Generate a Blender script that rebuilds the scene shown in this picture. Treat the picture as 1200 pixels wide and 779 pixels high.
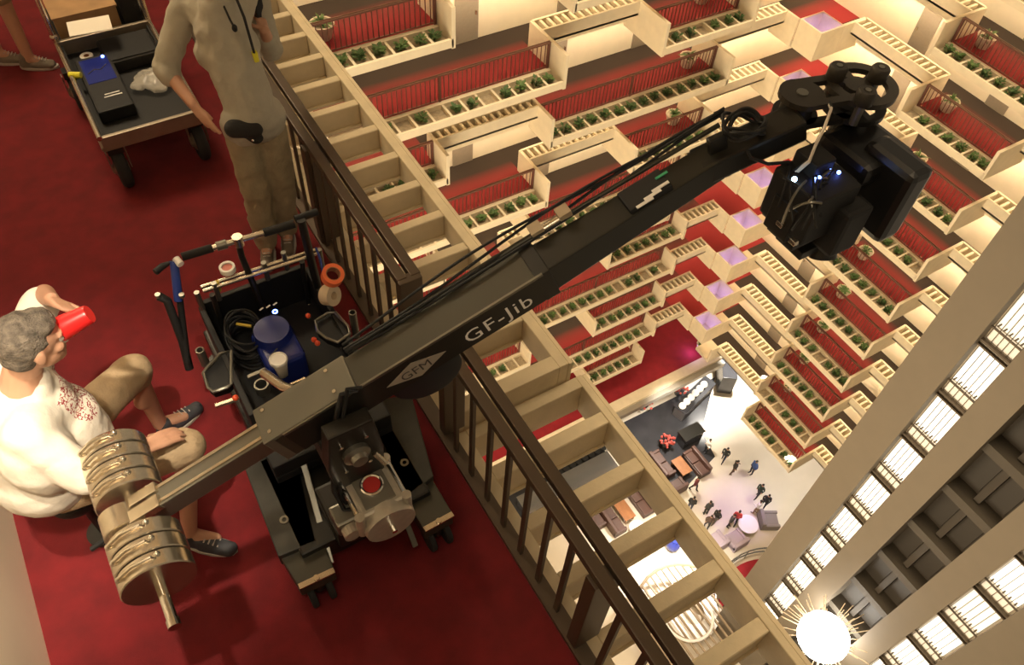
import bpy, bmesh, math, random
import numpy as np
from mathutils import Vector, Matrix
random.seed(7)
for o in list(bpy.data.objects): bpy.data.objects.remove(o)
SC = bpy.context.scene
COL = SC.collection

# ------------------------------------------------------------------ camera
CAMZ = 4.0
FPX, PITCH, ROLL, YAW = 955.67, math.radians(51.9045), math.radians(-4.7182), math.radians(34.6642)
def cam_axes():
    cp, sp = math.cos(PITCH), math.sin(PITCH); cy, sy = math.cos(YAW), math.sin(YAW)
    Fh = np.array([sy, cy, 0.]); Rt = np.array([cy, -sy, 0.]); Z = np.array([0, 0, 1.])
    F = cp*Fh - sp*Z; D = -(cp*Z + sp*Fh)
    cr, sr = math.cos(ROLL), math.sin(ROLL)
    return np.array([cr*Rt + sr*D, -sr*Rt + cr*D, F])
AX = cam_axes()
def ray(px, py): return AX.T @ np.array([px-600., py-389.5, FPX])
def at(px, py, z):
    d = ray(px, py); t = (z-CAMZ)/d[2]
    return Vector((d[0]*t, d[1]*t, z))
def dep(px, py, dist):
    d = ray(px, py)/FPX*dist
    return Vector((d[0], d[1], d[2]+CAMZ))
cd = bpy.data.cameras.new('camera'); cam = bpy.data.objects.new('camera', cd); COL.objects.link(cam)
m = Matrix.Identity(4)
for i in range(3):
    m[i][0] = AX[0][i]; m[i][1] = -AX[1][i]; m[i][2] = -AX[2][i]
m.translation = (0, 0, CAMZ)
cam.matrix_world = m
cd.sensor_fit = 'HORIZONTAL'; cd.sensor_width = 36; cd.lens = FPX/1200*36; cd.clip_start = .05; cd.clip_end = 300
SC.camera = cam

# ------------------------------------------------------------------ world, lights, exposure
SC.view_settings.view_transform = 'Standard'; SC.view_settings.look = 'None'
SC.view_settings.gamma = 1.0; SC.view_settings.use_curve_mapping = False
SC.view_settings.exposure = 0.0
wd = bpy.data.worlds.new('atrium_air'); SC.world = wd; wd.use_nodes = True
bg = wd.node_tree.nodes['Background']; bg.inputs[0].default_value = (1.0, .78, .52, 1); bg.inputs[1].default_value = .27
def light(name, kind, loc, energy, color, target=None, **kw):
    l = bpy.data.lights.new(name, kind); o = bpy.data.objects.new(name, l); COL.objects.link(o)
    o.location = loc; l.energy = energy; l.color = color
    for a, b in kw.items(): setattr(l, a, b)
    if target is not None:
        o.rotation_euler = (Vector(target)-Vector(loc)).to_track_quat('-Z', 'Y').to_euler()
    return o
WARM = (1.0, .79, .52)
light('atrium_top_light', 'AREA', (14, 9, 45), 40000, WARM, target=(16, 11, -30), shape='RECTANGLE', size=18, size_y=18)
light('added_side_fill', 'AREA', (-.8, 5, -24), 6500, WARM, target=(30, 16, -22), shape='RECTANGLE', size=14, size_y=24)  # unseen fill added below the near floor to brighten the far balconies
light('corridor_downlight', 'SPOT', (-.5, 1.2, 4.9), 900, (1, .86, .66), target=(-.95, 2.4, .9), spot_size=.62, spot_blend=.7, shadow_soft_size=.06)
light('added_corridor_fill', 'AREA', (.0, 7.0, 5.1), 250, WARM, target=(.2, 4, 0), shape='RECTANGLE', size=1.2, size_y=2.5)  # unseen overhead fill added to lift the carpet around the cart
light('added_corridor_fill', 'AREA', (-.3, .2, 5.1), 26, (1, .84, .62), target=(.3, 1.2, 0), shape='RECTANGLE', size=.6, size_y=.6)  # fill added from the camera side for the jib lettering and weights
light('added_wall_fill', 'SPOT', (-.45, .9, 3.6), 420, (1, .84, .62), target=(-1.08, 2.5, .5), spot_size=.55, spot_blend=.8, shadow_soft_size=.08)  # unseen spot added to brighten the left wall
LOBZ = CAMZ-48
for i, (x, y, e) in enumerate(((30, 15.6, 10500), (27.5, 10.5, 8000), (32.5, 19.5, 9000), (20.3, 10.0, 6000), (30.0, 8.5, 7000), (20, 14.7, 1800), (25.5, 17.5, 4000), (31.5, 11.5, 2200))):
    light('lobby_spot', 'SPOT', (x, y, LOBZ+7.5), e, (1, .93, .82), target=(x, y, LOBZ), spot_size=1.35, spot_blend=.9, shadow_soft_size=.2)
light('lobby_purple_wash', 'SPOT', (26.5, 11.5, LOBZ+7.5), 1700, (.55, .42, 1), target=(26.8, 11.6, LOBZ), spot_size=.8, spot_blend=1, shadow_soft_size=.3)

# ------------------------------------------------------------------ materials
MATS = {}
def mat(name, col, rough=.55, metal=0., var=0., scale=12., bump=0., bscale=60., emit=None, estr=0., alpha=None):
    if name in MATS: return MATS[name]
    m = bpy.data.materials.new(name); m.use_nodes = True; nt = m.node_tree; b = nt.nodes['Principled BSDF']
    b.inputs['Roughness'].default_value = rough; b.inputs['Metallic'].default_value = metal
    b.inputs['Base Color'].default_value = (*col, 1)
    if var > 0 or bump > 0:
        tc = nt.nodes.new('ShaderNodeTexCoord')
    if var > 0:
        n = nt.nodes.new('ShaderNodeTexNoise'); n.inputs['Scale'].default_value = scale; n.inputs['Detail'].default_value = 4
        nt.links.new(tc.outputs['Object'], n.inputs['Vector'])
        r = nt.nodes.new('ShaderNodeValToRGB')
        r.color_ramp.elements[0].position = .3; r.color_ramp.elements[1].position = .7
        r.color_ramp.elements[0].color = (*[c*(1-var) for c in col], 1)
        r.color_ramp.elements[1].color = (*[min(1, c*(1+var)) for c in col], 1)
        nt.links.new(n.outputs['Fac'], r.inputs['Fac']); nt.links.new(r.outputs['Color'], b.inputs['Base Color'])
    if bump > 0:
        n2 = nt.nodes.new('ShaderNodeTexNoise'); n2.inputs['Scale'].default_value = bscale; n2.inputs['Detail'].default_value = 3
        nt.links.new(tc.outputs['Object'], n2.inputs['Vector'])
        bp = nt.nodes.new('ShaderNodeBump'); bp.inputs['Strength'].default_value = bump; bp.inputs['Distance'].default_value = .02
        nt.links.new(n2.outputs['Fac'], bp.inputs['Height']); nt.links.new(bp.outputs['Normal'], b.inputs['Normal'])
    if emit:
        b.inputs['Emission Color'].default_value = (*emit, 1); b.inputs['Emission Strength'].default_value = estr
    if alpha is not None:
        b.inputs['Alpha'].default_value = alpha
    MATS[name] = m
    return m
CREAM = mat('cream_paint', (.76, .66, .48), .6, var=.05, scale=3)
CREAM2 = mat('aged_cream_concrete', (.60, .49, .31), .65, var=.10, scale=5, bump=.12, bscale=40)
WALL = mat('corridor_wall_paint', (.82, .72, .55), .6, var=.03, scale=2)
CARPET = mat('red_carpet', (.150, .006, .008), .95, var=.2, scale=7, bump=.35, bscale=260)
CARPETF = mat('red_corridor_carpet', (.27, .012, .020), .95, var=.12, scale=2)
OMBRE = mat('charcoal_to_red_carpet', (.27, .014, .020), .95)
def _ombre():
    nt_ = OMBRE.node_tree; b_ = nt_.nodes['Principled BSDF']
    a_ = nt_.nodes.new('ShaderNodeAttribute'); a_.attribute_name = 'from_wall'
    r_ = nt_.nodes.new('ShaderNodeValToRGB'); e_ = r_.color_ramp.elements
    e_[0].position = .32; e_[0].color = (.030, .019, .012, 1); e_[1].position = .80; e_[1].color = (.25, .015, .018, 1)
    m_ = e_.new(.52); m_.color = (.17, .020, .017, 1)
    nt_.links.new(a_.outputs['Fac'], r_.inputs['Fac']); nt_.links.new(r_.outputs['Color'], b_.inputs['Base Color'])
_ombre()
BRONZE = mat('bronze_metal', (.095, .066, .042), .45, .3)
BRONZEF = mat('balcony_bronze_metal', (.17, .075, .055), .45, .3)
DOORG = mat('grey_door_paint', (.27, .22, .165), .55, var=.05)
PAN = mat('planter_gravel', (.36, .29, .19), .9, var=.25, scale=9)
LEAF = mat('plant_leaf_green', (.10, .18, .05), .6, var=.35, scale=14)
LEAFD = mat('plant_leaf_dark_green', (.07, .14, .04), .6, var=.35, scale=14)
POTW = mat('white_basket_pot', (.62, .52, .40), .7, var=.1)
BLACK = mat('black_plastic', (.006, .006, .006), .65)
BLACKM = mat('satin_black_metal', (.016, .015, .012), .42, .25)
RUBBER = mat('black_rubber', (.014, .013, .012), .8)
OLIVE = mat('olive_grey_anodised', (.060, .057, .042), .42, .4)
GREYM = mat('grey_anodised_metal', (.21, .20, .165), .34, .75)
STEEL = mat('brushed_steel', (.68, .60, .47), .25, .97, var=.06, scale=30)
CAST = mat('cast_aluminium', (.46, .42, .34), .38, .45, var=.08, scale=40)
CHROME = mat('chrome', (.72, .68, .6), .14, 1.0)
WHITEP = mat('white_print', (.9, .88, .82), .5)
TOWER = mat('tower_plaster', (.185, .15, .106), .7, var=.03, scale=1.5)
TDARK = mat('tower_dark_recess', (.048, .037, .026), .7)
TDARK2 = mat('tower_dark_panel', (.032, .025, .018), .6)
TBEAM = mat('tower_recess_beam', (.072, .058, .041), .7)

# ------------------------------------------------------------------ mesh helpers
class MB:
    def __init__(s): s.v = []; s.f = []
    def add(s, vs, fs):
        n = len(s.v); s.v += [tuple(v) for v in vs]; s.f += [tuple(i+n for i in f) for f in fs]; return s
    def box(s, x0, x1, y0, y1, z0, z1):
        return s.add([(x0,y0,z0),(x1,y0,z0),(x1,y1,z0),(x0,y1,z0),(x0,y0,z1),(x1,y0,z1),(x1,y1,z1),(x0,y1,z1)],
                     [(0,3,2,1),(4,5,6,7),(0,1,5,4),(1,2,6,5),(2,3,7,6),(3,0,4,7)])
    def obox(s, c, ax, ay, az, sx, sy, sz):
        c = Vector(c); ax, ay, az = Vector(ax), Vector(ay), Vector(az); vs = []
        for k in (-1, 1):
            for i, j in ((-1,-1),(1,-1),(1,1),(-1,1)): vs.append(c + ax*i*sx/2 + ay*j*sy/2 + az*k*sz/2)
        return s.add(vs, [(0,3,2,1),(4,5,6,7),(0,1,5,4),(1,2,6,5),(2,3,7,6),(3,0,4,7)])
    def cyl(s, p0, p1, r0, r1=None, seg=16):
        r1 = r0 if r1 is None else r1
        p0, p1 = Vector(p0), Vector(p1); d = (p1-p0).normalized()
        a = d.orthogonal().normalized(); b = d.cross(a); vs = []
        for p, r in ((p0, r0), (p1, r1)):
            for i in range(seg):
                t = 2*math.pi*i/seg; vs.append(p + a*r*math.cos(t) + b*r*math.sin(t))
        fs = [(i, (i+1) % seg, seg+(i+1) % seg, seg+i) for i in range(seg)]
        fs += [tuple(range(seg-1, -1, -1)), tuple(range(seg, 2*seg))]
        return s.add(vs, fs)
    def lathe(s, c, axis, prof, seg=24, closed=False):
        c = Vector(c); d = Vector(axis).normalized(); a = d.orthogonal().normalized(); b = d.cross(a); vs = []; n = len(prof)
        for r, h in prof:
            for i in range(seg):
                t = 2*math.pi*i/seg; vs.append(c + d*h + a*r*math.cos(t) + b*r*math.sin(t))
        fs = []
        for k in range(n if closed else n-1):
            k2 = (k+1) % n
            for i in range(seg): fs.append((k*seg+i, k*seg+(i+1) % seg, k2*seg+(i+1) % seg, k2*seg+i))
        if not closed:
            fs += [tuple(range(seg-1, -1, -1)), tuple((n-1)*seg+i for i in range(seg))]
        return s.add(vs, fs)
    def tube(s, pts, r, seg=8, closed=False):
        pts = [Vector(p) for p in pts]; n = len(pts); vs = []; prev = None
        for i, p in enumerate(pts):
            if closed: d = pts[(i+1) % n]-pts[i-1]
            else: d = pts[min(i+1, n-1)]-pts[max(i-1, 0)]
            d.normalize()
            if prev is None: a = d.orthogonal().normalized()
            else: a = (prev - d*prev.dot(d)).normalized()
            prev = a; b = d.cross(a)
            for j in range(seg):
                t = 2*math.pi*j/seg; vs.append(p + a*r*math.cos(t) + b*r*math.sin(t))
        fs = []
        for i in range(n if closed else n-1):
            i2 = (i+1) % n
            for j in range(seg): fs.append((i*seg+j, i*seg+(j+1) % seg, i2*seg+(j+1) % seg, i2*seg+j))
        if not closed: fs += [tuple(range(seg-1, -1, -1)), tuple((n-1)*seg+j for j in range(seg))]
        return s.add(vs, fs)
    def prism(s, poly, vec):
        n = len(poly); poly = [Vector(p) for p in poly]; vec = Vector(vec)
        return s.add(poly+[p+vec for p in poly], [tuple(range(n-1, -1, -1)), tuple(range(n, 2*n))]+[(i, (i+1) % n, n+(i+1) % n, n+i) for i in range(n)])
    def sphere(s, c, r, seg=14, rings=9, sc=(1, 1, 1)):
        c = Vector(c); vs = []; fs = []
        for i in range(1, rings):
            t = math.pi*i/rings
            for j in range(seg):
                u = 2*math.pi*j/seg
                vs.append(c + Vector((r*sc[0]*math.sin(t)*math.cos(u), r*sc[1]*math.sin(t)*math.sin(u), r*sc[2]*math.cos(t))))
        for i in range(rings-2):
            for j in range(seg): fs.append((i*seg+j, (i+1)*seg+j, (i+1)*seg+(j+1) % seg, i*seg+(j+1) % seg))
        vs.append(c+Vector((0, 0, r*sc[2]))); vs.append(c-Vector((0, 0, r*sc[2]))); T = len(vs)-2; B = T+1
        for j in range(seg):
            fs.append((T, j, (j+1) % seg)); fs.append((B, (rings-2)*seg+(j+1) % seg, (rings-2)*seg+j))
        return s.add(vs, fs)
    def mesh(s, name, mat_, off=(0, 0, 0), bevel=0., smooth=False, segs=2):
        me = bpy.data.meshes.new(name); ox, oy, oz = off
        me.from_pydata([(x-ox, y-oy, z-oz) for x, y, z in s.v], [], s.f)
        bm = bmesh.new(); bm.from_mesh(me)
        bmesh.ops.recalc_face_normals(bm, faces=bm.faces)
        if bevel > 0:
            es = [e for e in bm.edges if len(e.link_faces) == 2 and e.calc_face_angle(0) > .6]
            bmesh.ops.bevel(bm, geom=es, offset=bevel, segments=segs, profile=.6, affect='EDGES', clamp_overlap=True)
        if smooth:
            for f in bm.faces: f.smooth = True
            for e in bm.edges:
                if len(e.link_faces) == 2 and e.calc_face_angle(0) > .7: e.smooth = False
        bm.to_mesh(me); bm.free()
        me.materials.append(mat_)
        return me
    def build(s, name, mat_, parent=None, bevel=0., smooth=False, origin=None, segs=2):
        root = parent
        while root is not None and root.parent is not None: root = root.parent
        if root is not None: off = tuple(root.location)
        else:
            if origin is None:
                a = np.array(s.v); origin = ((a[:, 0].min()+a[:, 0].max())/2, (a[:, 1].min()+a[:, 1].max())/2, a[:, 2].min())
            off = origin
        o = bpy.data.objects.new(name, s.mesh(name, mat_, off, bevel, smooth, segs)); COL.objects.link(o)
        if parent is not None: o.parent = parent
        else: o.location = off
        return o
def tag(o, label=None, cat=None, group=None, kind=None):
    if label: o['label'] = label
    if cat: o['category'] = cat
    if group: o['group'] = group
    if kind: o['kind'] = kind
    return o
def thing(name, label, cat, loc, group=None):
    o = bpy.data.objects.new(name, None); COL.objects.link(o); o.location = loc; o.empty_display_size = .1
    return tag(o, label, cat, group)
def struct(mb, name, mt, label=None, parent=None, **kw):
    o = mb.build(name, mt, parent, **kw)
    if parent is None: tag(o, label, kind='structure')
    return o
def clone(o, loc, parent=None):
    c = o.copy(); COL.objects.link(c); c.location = loc
    if parent is not None: c.parent = parent
    return c
def copy_tree(o, loc):
    c = o.copy(); COL.objects.link(c); c.location = loc
    for ch in o.children:
        d = ch.copy(); COL.objects.link(d); d.parent = c
        for g in ch.children:
            e = g.copy(); COL.objects.link(e); e.parent = d
    return c
def text_part(txt, size, org, ex, ey, mt, parent, name='lettering', depth=.0015, spacing=1.0, shear=0.):
    """flat lettering: glyph outlines as a thin mesh on the plane (org, ex, ey)"""
    cu = bpy.data.curves.new('t', 'FONT'); cu.body = txt; cu.size = size; cu.extrude = 0; cu.space_character = spacing; cu.shear = shear
    cu.align_x = 'LEFT'; cu.resolution_u = 3
    ob = bpy.data.objects.new('t', cu); COL.objects.link(ob)
    dg = bpy.context.evaluated_depsgraph_get(); me = bpy.data.meshes.new_from_object(ob.evaluated_get(dg))
    bpy.data.objects.remove(ob)
    root = parent
    while root.parent is not None: root = root.parent
    ex, ey = Vector(ex).normalized(), Vector(ey).normalized(); n = ex.cross(ey); O = Vector(org)-Vector(root.location)
    for v in me.vertices: v.co = O + ex*v.co.x + ey*v.co.y + n*depth
    me.materials.clear(); me.materials.append(mt)
    o = bpy.data.objects.new(name, me); COL.objects.link(o); o.parent = parent
    return o

# ------------------------------------------------------------------ organic bodies (voxel-merged tapered limbs)
def capsule(mb, p0, p1, r0, r1, seg=14):
    p0, p1 = Vector(p0), Vector(p1); L = (p1-p0).length; prof = []
    for i in range(5):
        t = math.pi/2*(1-i/4.5); prof.append((max(r0*math.cos(t), r0*.05), -r0*math.sin(t)))
    for i in range(5):
        t = math.pi/2*(i+.5)/4.5; prof.append((max(r1*math.cos(t), r1*.05), L+r1*math.sin(t)))
    mb.lathe(p0, (p1-p0) if L > 1e-6 else (0, 0, 1), prof, seg)
def ellipsoid(mb, c, r, rot=None):
    n = len(mb.v); mb.sphere((0, 0, 0), 1, 18, 12, r)
    R = rot if rot is not None else Matrix.Identity(3)
    for i in range(n, len(mb.v)): mb.v[i] = tuple(R @ Vector(mb.v[i]) + Vector(c))
def organic(name, parts, mats, matfn, parent, voxel=.008, smooth=6, wrinkle=0., wscale=9):
    mb = MB()
    for p in parts:
        if p[0] == 'c': capsule(mb, *p[1:])
        else: ellipsoid(mb, *p[1:])
    tmp = mb.build('tmp', mats[0], origin=(0, 0, 0))
    r = tmp.modifiers.new('r', 'REMESH'); r.mode = 'VOXEL'; r.voxel_size = voxel; r.use_smooth_shade = True
    s = tmp.modifiers.new('s', 'SMOOTH'); s.factor = .5; s.iterations = smooth
    if wrinkle > 0:
        tx = bpy.data.textures.new('fold', 'CLOUDS'); tx.noise_scale = 1/wscale; tx.noise_depth = 1
        d = tmp.modifiers.new('d', 'DISPLACE'); d.texture = tx; d.strength = wrinkle; d.mid_level = .5; d.texture_coords = 'GLOBAL'
    dg = bpy.context.evaluated_depsgraph_get(); me = bpy.data.meshes.new_from_object(tmp.evaluated_get(dg))
    bpy.data.objects.remove(tmp)
    me.name = name; me.materials.clear()
    for mt in mats: me.materials.append(mt)
    if matfn is not None and len(mats) > 1:
        for f in me.polygons: f.material_index = matfn(f.center)
    for f in me.polygons: f.use_smooth = True
    o = bpy.data.objects.new(name, me); COL.objects.link(o)
    if parent is not None:
        o.parent = parent; loc = parent.location
        me.transform(Matrix.Translation(-Vector(loc)))
    return o

# ================================================================== NEAR CORRIDOR
struct(MB().box(-1.08, 1.06, -3, 12, -.16, 0), 'floor', CARPET, 'dark red corridor carpet under the crane', origin=(0, 4, 0))
struct(MB().box(-1.25, -1.08, -3, 12, -.16, 5.2), 'wall_left', WALL, 'beige corridor wall meeting the red carpet')
struct(MB().box(-1.25, 3.8, -3, 12, 5.2, 5.4), 'ceiling', WALL, 'corridor ceiling, overhang extended to shade the near carpet and ledge')  # overhang carried out beyond the ledge to keep top light off the near side
struct(MB().box(1.035, 1.115, -3, 12, 0, .03).box(1.06, 1.10, -3, 12, -.45, 0), 'trim_1', BRONZE, 'bronze curb strip under the railing')

def trellis(name, label, y0, y1, ztop, xin, xo0, xo1, ribs, endface, d=.21, rw=.037):
    mb = MB().box(1.10, xin, y0, y1, ztop-d, ztop)
    mb.box(xo0, xo1-.035, y0, y1, ztop-d, ztop).box(xo1-.03, xo1, y0, y1, ztop-d, ztop-.012)
    mb.box(xo1-.036, xo1-.028, y0, y1, ztop-d, ztop-.03)
    if endface: mb.box(xin, xo0, y0, y0+.10, ztop-d, ztop)
    else: mb.box(xin, xo0, y1-.08, y1, ztop-d, ztop)
    o = struct(mb, name, CREAM2, label, bevel=.006, segs=1)
    base = None
    L = xo0-xin
    rm = MB().box(xin, xo0, -rw, rw, ztop-d, ztop-.004).box(xin, xo0, -rw-.016, rw+.016, ztop-d, ztop-d+.03)
    me = rm.mesh('rib', CREAM2, (0, 0, 0), .006, False, 1)
    for y in ribs:
        r = bpy.data.objects.new('rib', me); COL.objects.link(r); r.parent = o
        r.location = (-o.location.x, y-o.location.y, -o.location.z)
    return o
trellis('trim_2', 'cream open coffered ledge outside the railing beside the standing man', 2.21, 11, 0, 1.24, 1.9, 2.0, [2.67+.355*i for i in range(23)], True)
trellis('trim_3', 'cream open coffered ledge, lower stretch beyond the gap in the railing', -2.6, 2.2, -.18, 1.24, 2.03, 2.11, [1.87-.36*i for i in range(12)], False, .27, .045)

def railing(label, y0, y1, posts, bal0, pitch, group=None):
    t = thing('railing', label, 'railing', (1.12, (y0+y1)/2, .03))
    MB().box(1.06, 1.117, y0, y1, .80, .85).build('top_rail', BRONZE, t, bevel=.006)
    MB().box(1.137, 1.194, y0, y1, .80, .85).build('top_rail', BRONZE, t, bevel=.006)
    for p in posts: MB().box(1.045, 1.19, p-.035, p+.035, .0301, .80).build('post', BRONZE, t, bevel=.005)
    for e in (y0 if y0 > 2.3 else y1,):
        MB().box(1.06, 1.19, e-.03, e+.03, .0301, .845).build('end_post', BRONZE, t, bevel=.006)
    n = int(abs(y1-y0)/pitch); me = None
    sg = 1 if y0 > 2.3 else -1
    for i in range(n+1):
        y = bal0+sg*pitch*i
        if y < y0+.02 or y > y1-.02 or any(abs(y-p) < .06 for p in posts): continue
        if me is None: me = MB().box(-.009, .009, -.016, .016, .0301, .80).mesh('baluster', BRONZE)
        b = bpy.data.objects.new('baluster', me); COL.objects.link(b); b.parent = t; b.location = (1.075-1.12, y-t.location.y, -.03)
    return t
railing('dark bronze railing beside the man in the grey shirt', 2.6, 10.9, [3.85, 6.4, 8.9], 2.77, .17)
railing('dark bronze railing starting at the crane base and passing over the lobby', -2.4, 2.14, [.81, -1.6], 2.0, .17)

# ================================================================== FAR BALCONIES
FH = 2.75; RIMH = .98
def zrim(k): return CAMZ-FH*(6.416+k)
def zflo(k): return zrim(k)-RIMH
def mk(side):
    if side == 'n': return lambda u, v: (u, v)
    return lambda u, v: (v, u)
def bx(mb, P, u0, u1, v0, v1, z0, z1):
    a = P(u0, v0); b = P(u1, v1)
    mb.box(min(a[0], b[0]), max(a[0], b[0]), min(a[1], b[1]), max(a[1], b[1]), z0, z1)

def plant_mesh(seed, mt):
    rnd = random.Random(seed); mb = MB()
    mb.cyl((0, 0, 0), (0, 0, .2), .03, .01, 5)
    for i in range(44):
        a = rnd.uniform(0, 6.28); r = rnd.uniform(.0, .10); z0 = rnd.uniform(.02, .2)
        c = Vector((r*math.cos(a), r*math.sin(a), z0)); d = Vector((math.cos(a), math.sin(a), rnd.uniform(.1, .9))).normalized()
        s = d.cross(Vector((0, 0, 1))).normalized(); L = rnd.uniform(.10, .18); w = L*.36
        n = s.cross(d)
        o_ = Vector((0, 0, z0*.6))
        mb.add([o_, c, c+d*L*.5+s*w+n*.01, c+d*L, c+d*L*.5-s*w+n*.01, o_+Vector((0, 0, .01))], [(0, 1, 5), (1, 2, 3, 4)])
    return mb.mesh('planter_plant', mt)
PLANTS = [plant_mesh(i, LEAF if i % 2 else LEAFD) for i in range(6)]
def wash(mb): return mb
NPL = [0]
def put_plant(x, y, z, rot, lab):
    if NPL[0] >= 296: return
    # keep the ones the photograph shows largest; skip those the photograph shows nothing of
    p = AX @ np.array([x, y, z+.1-CAMZ])
    if p[2] <= 0: return
    px, py = 600+FPX*p[0]/p[2], 389.5+FPX*p[1]/p[2]
    if not (-5 < px < 1205 and -5 < py < 784): return
    if py < 430 and px < 270+.817*py: return
    # hidden by the elevator tower
    if px > 1200-(py-225)*.714 and py > 225: return
    o = bpy.data.objects.new('planter_plant', random.choice(PLANTS)); COL.objects.link(o)
    o.location = (x, y, z); o.rotation_euler = (0, 0, rot); s = random.uniform(1.0, 1.12); o.scale = (s, s, s)
    tag(o, 'leafy planter plant, %s' % lab, 'plant', 'plants in the balcony planters')
    NPL[0] += 1

def far_planter(P, u0, u1, F, zf, side, plants=True, lab=''):
    R = F+.9
    mb = MB()
    bx(mb, P, u0, u1, F, F+.09, zf-.24, zf+.02); bx(mb, P, u0, u1, R-.14, R+.02, zf-.24, zf+.01)
    n = max(2, round((u1-u0)/.585)); w = (u1-u0)/n
    for i in range(n+1):
        u = u0+i*w; bx(mb, P, max(u0, u-.04), min(u1, u+.04), F+.09, R-.14, zf-.24, zf-.01)
    struct(mb, 'balcony_planter', CREAM, 'cream coffered planter ledge of a far balcony')
    mb = MB(); bx(mb, P, u0, u1, F+.08, R-.1, zf-.27, zf-.15); struct(mb, 'planter_bed', PAN, 'planter bed of a far balcony')
    if plants:
        for i in range(n):
            if random.random() < .88:
                x, y = P(u0+(i+.5)*w+(.10 if i == 0 else -.10 if i == n-1 else random.uniform(-.05, .05)), F+.43+random.uniform(-.04, .04))
                put_plant(x, y, zf-.15, random.uniform(0, 6.3), lab)

def far_railing(P, u0, u1, F, zf, lab):
    R = F+.93; zr = zf+RIMH
    c = P((u0+u1)/2, R)
    t = thing('balcony_railing', 'bronze balustrade, %s' % lab, 'railing', (c[0], c[1], zf+.01), 'railings of the far balconies')
    for dv in (-.035, .035):
        mb = MB(); bx(mb, P, u0, u1, R+dv-.022, R+dv+.022, zr-.05, zr); mb.build('top_rail', BRONZEF, t)
    mb = MB(); bx(mb, P, u0, u1, R-.02, R+.02, zf+.05, zf+.08); mb.build('bottom_rail', BRONZEF, t)
    ps = [u0+.03, u1-.03]+([(u0+u1)/2] if u1-u0 > 6 else [])
    for p in ps:
        mb = MB(); bx(mb, P, p-.04, p+.04, R-.04, R+.04, zf+.01, zr-.05); mb.build('post', BRONZEF, t)
    mb = MB(); n = int((u1-u0)/.16)
    for i in range(1, n):
        u = u0+(u1-u0)*i/n; bx(mb, P, u-.012, u+.012, R-.012, R+.012, zf+.08, zr-.05)
    o = mb.build('balusters', BRONZEF, t); o['kind'] = 'stuff'

def far_ladder(P, u0, u1, va, vb, zf):
    """planter trough with a slatted top at parapet height: va = atrium face, vb = corridor face"""
    zr = zf+RIMH; mb = MB()
    bx(mb, P, u0, u1, va, va+.07, zr-.52, zr); bx(mb, P, u0, u1, vb-.09, vb, zf-.10, zr+.03)
    n0 = len(mb.v); pr = [(va, zr-.52), (vb, zr-.9), (vb, zr-.82), (va, zr-.44)]
    mb.add([(*P(u0, v_), z_) for v_, z_ in pr]+[(*P(u1, v_), z_) for v_, z_ in pr], [(0, 1, 2, 3), (7, 6, 5, 4)]+[(i, (i+1) % 4, 4+(i+1) % 4, 4+i) for i in range(4)])
    n = max(3, round((u1-u0)/.30)); w = (u1-u0)/n
    for i in range(n+1):
        u = u0+i*w; bx(mb, P, max(u0, u-.05), min(u1, u+.05), va+.07, vb-.09, zr-.16, zr-.01)
    struct(mb, 'slatted_parapet', CREAM, 'cream slatted parapet trough of a far balcony')

DOORN = [0]
def far_door(P, u, vw, zf):
    DOORN[0] += 1
    mb = MB(); bx(mb, P, u, u+.88, vw-.05, vw, zf, zf+2.08)
    d = struct(mb, 'door_%d' % DOORN[0], DOORG, 'grey hotel room door on a far balcony')
    mb = MB(); bx(mb, P, u+.74, u+.78, vw-.11, vw-.05, zf+.95, zf+1.08); mb.build('door_handle', STEEL, d)

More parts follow.
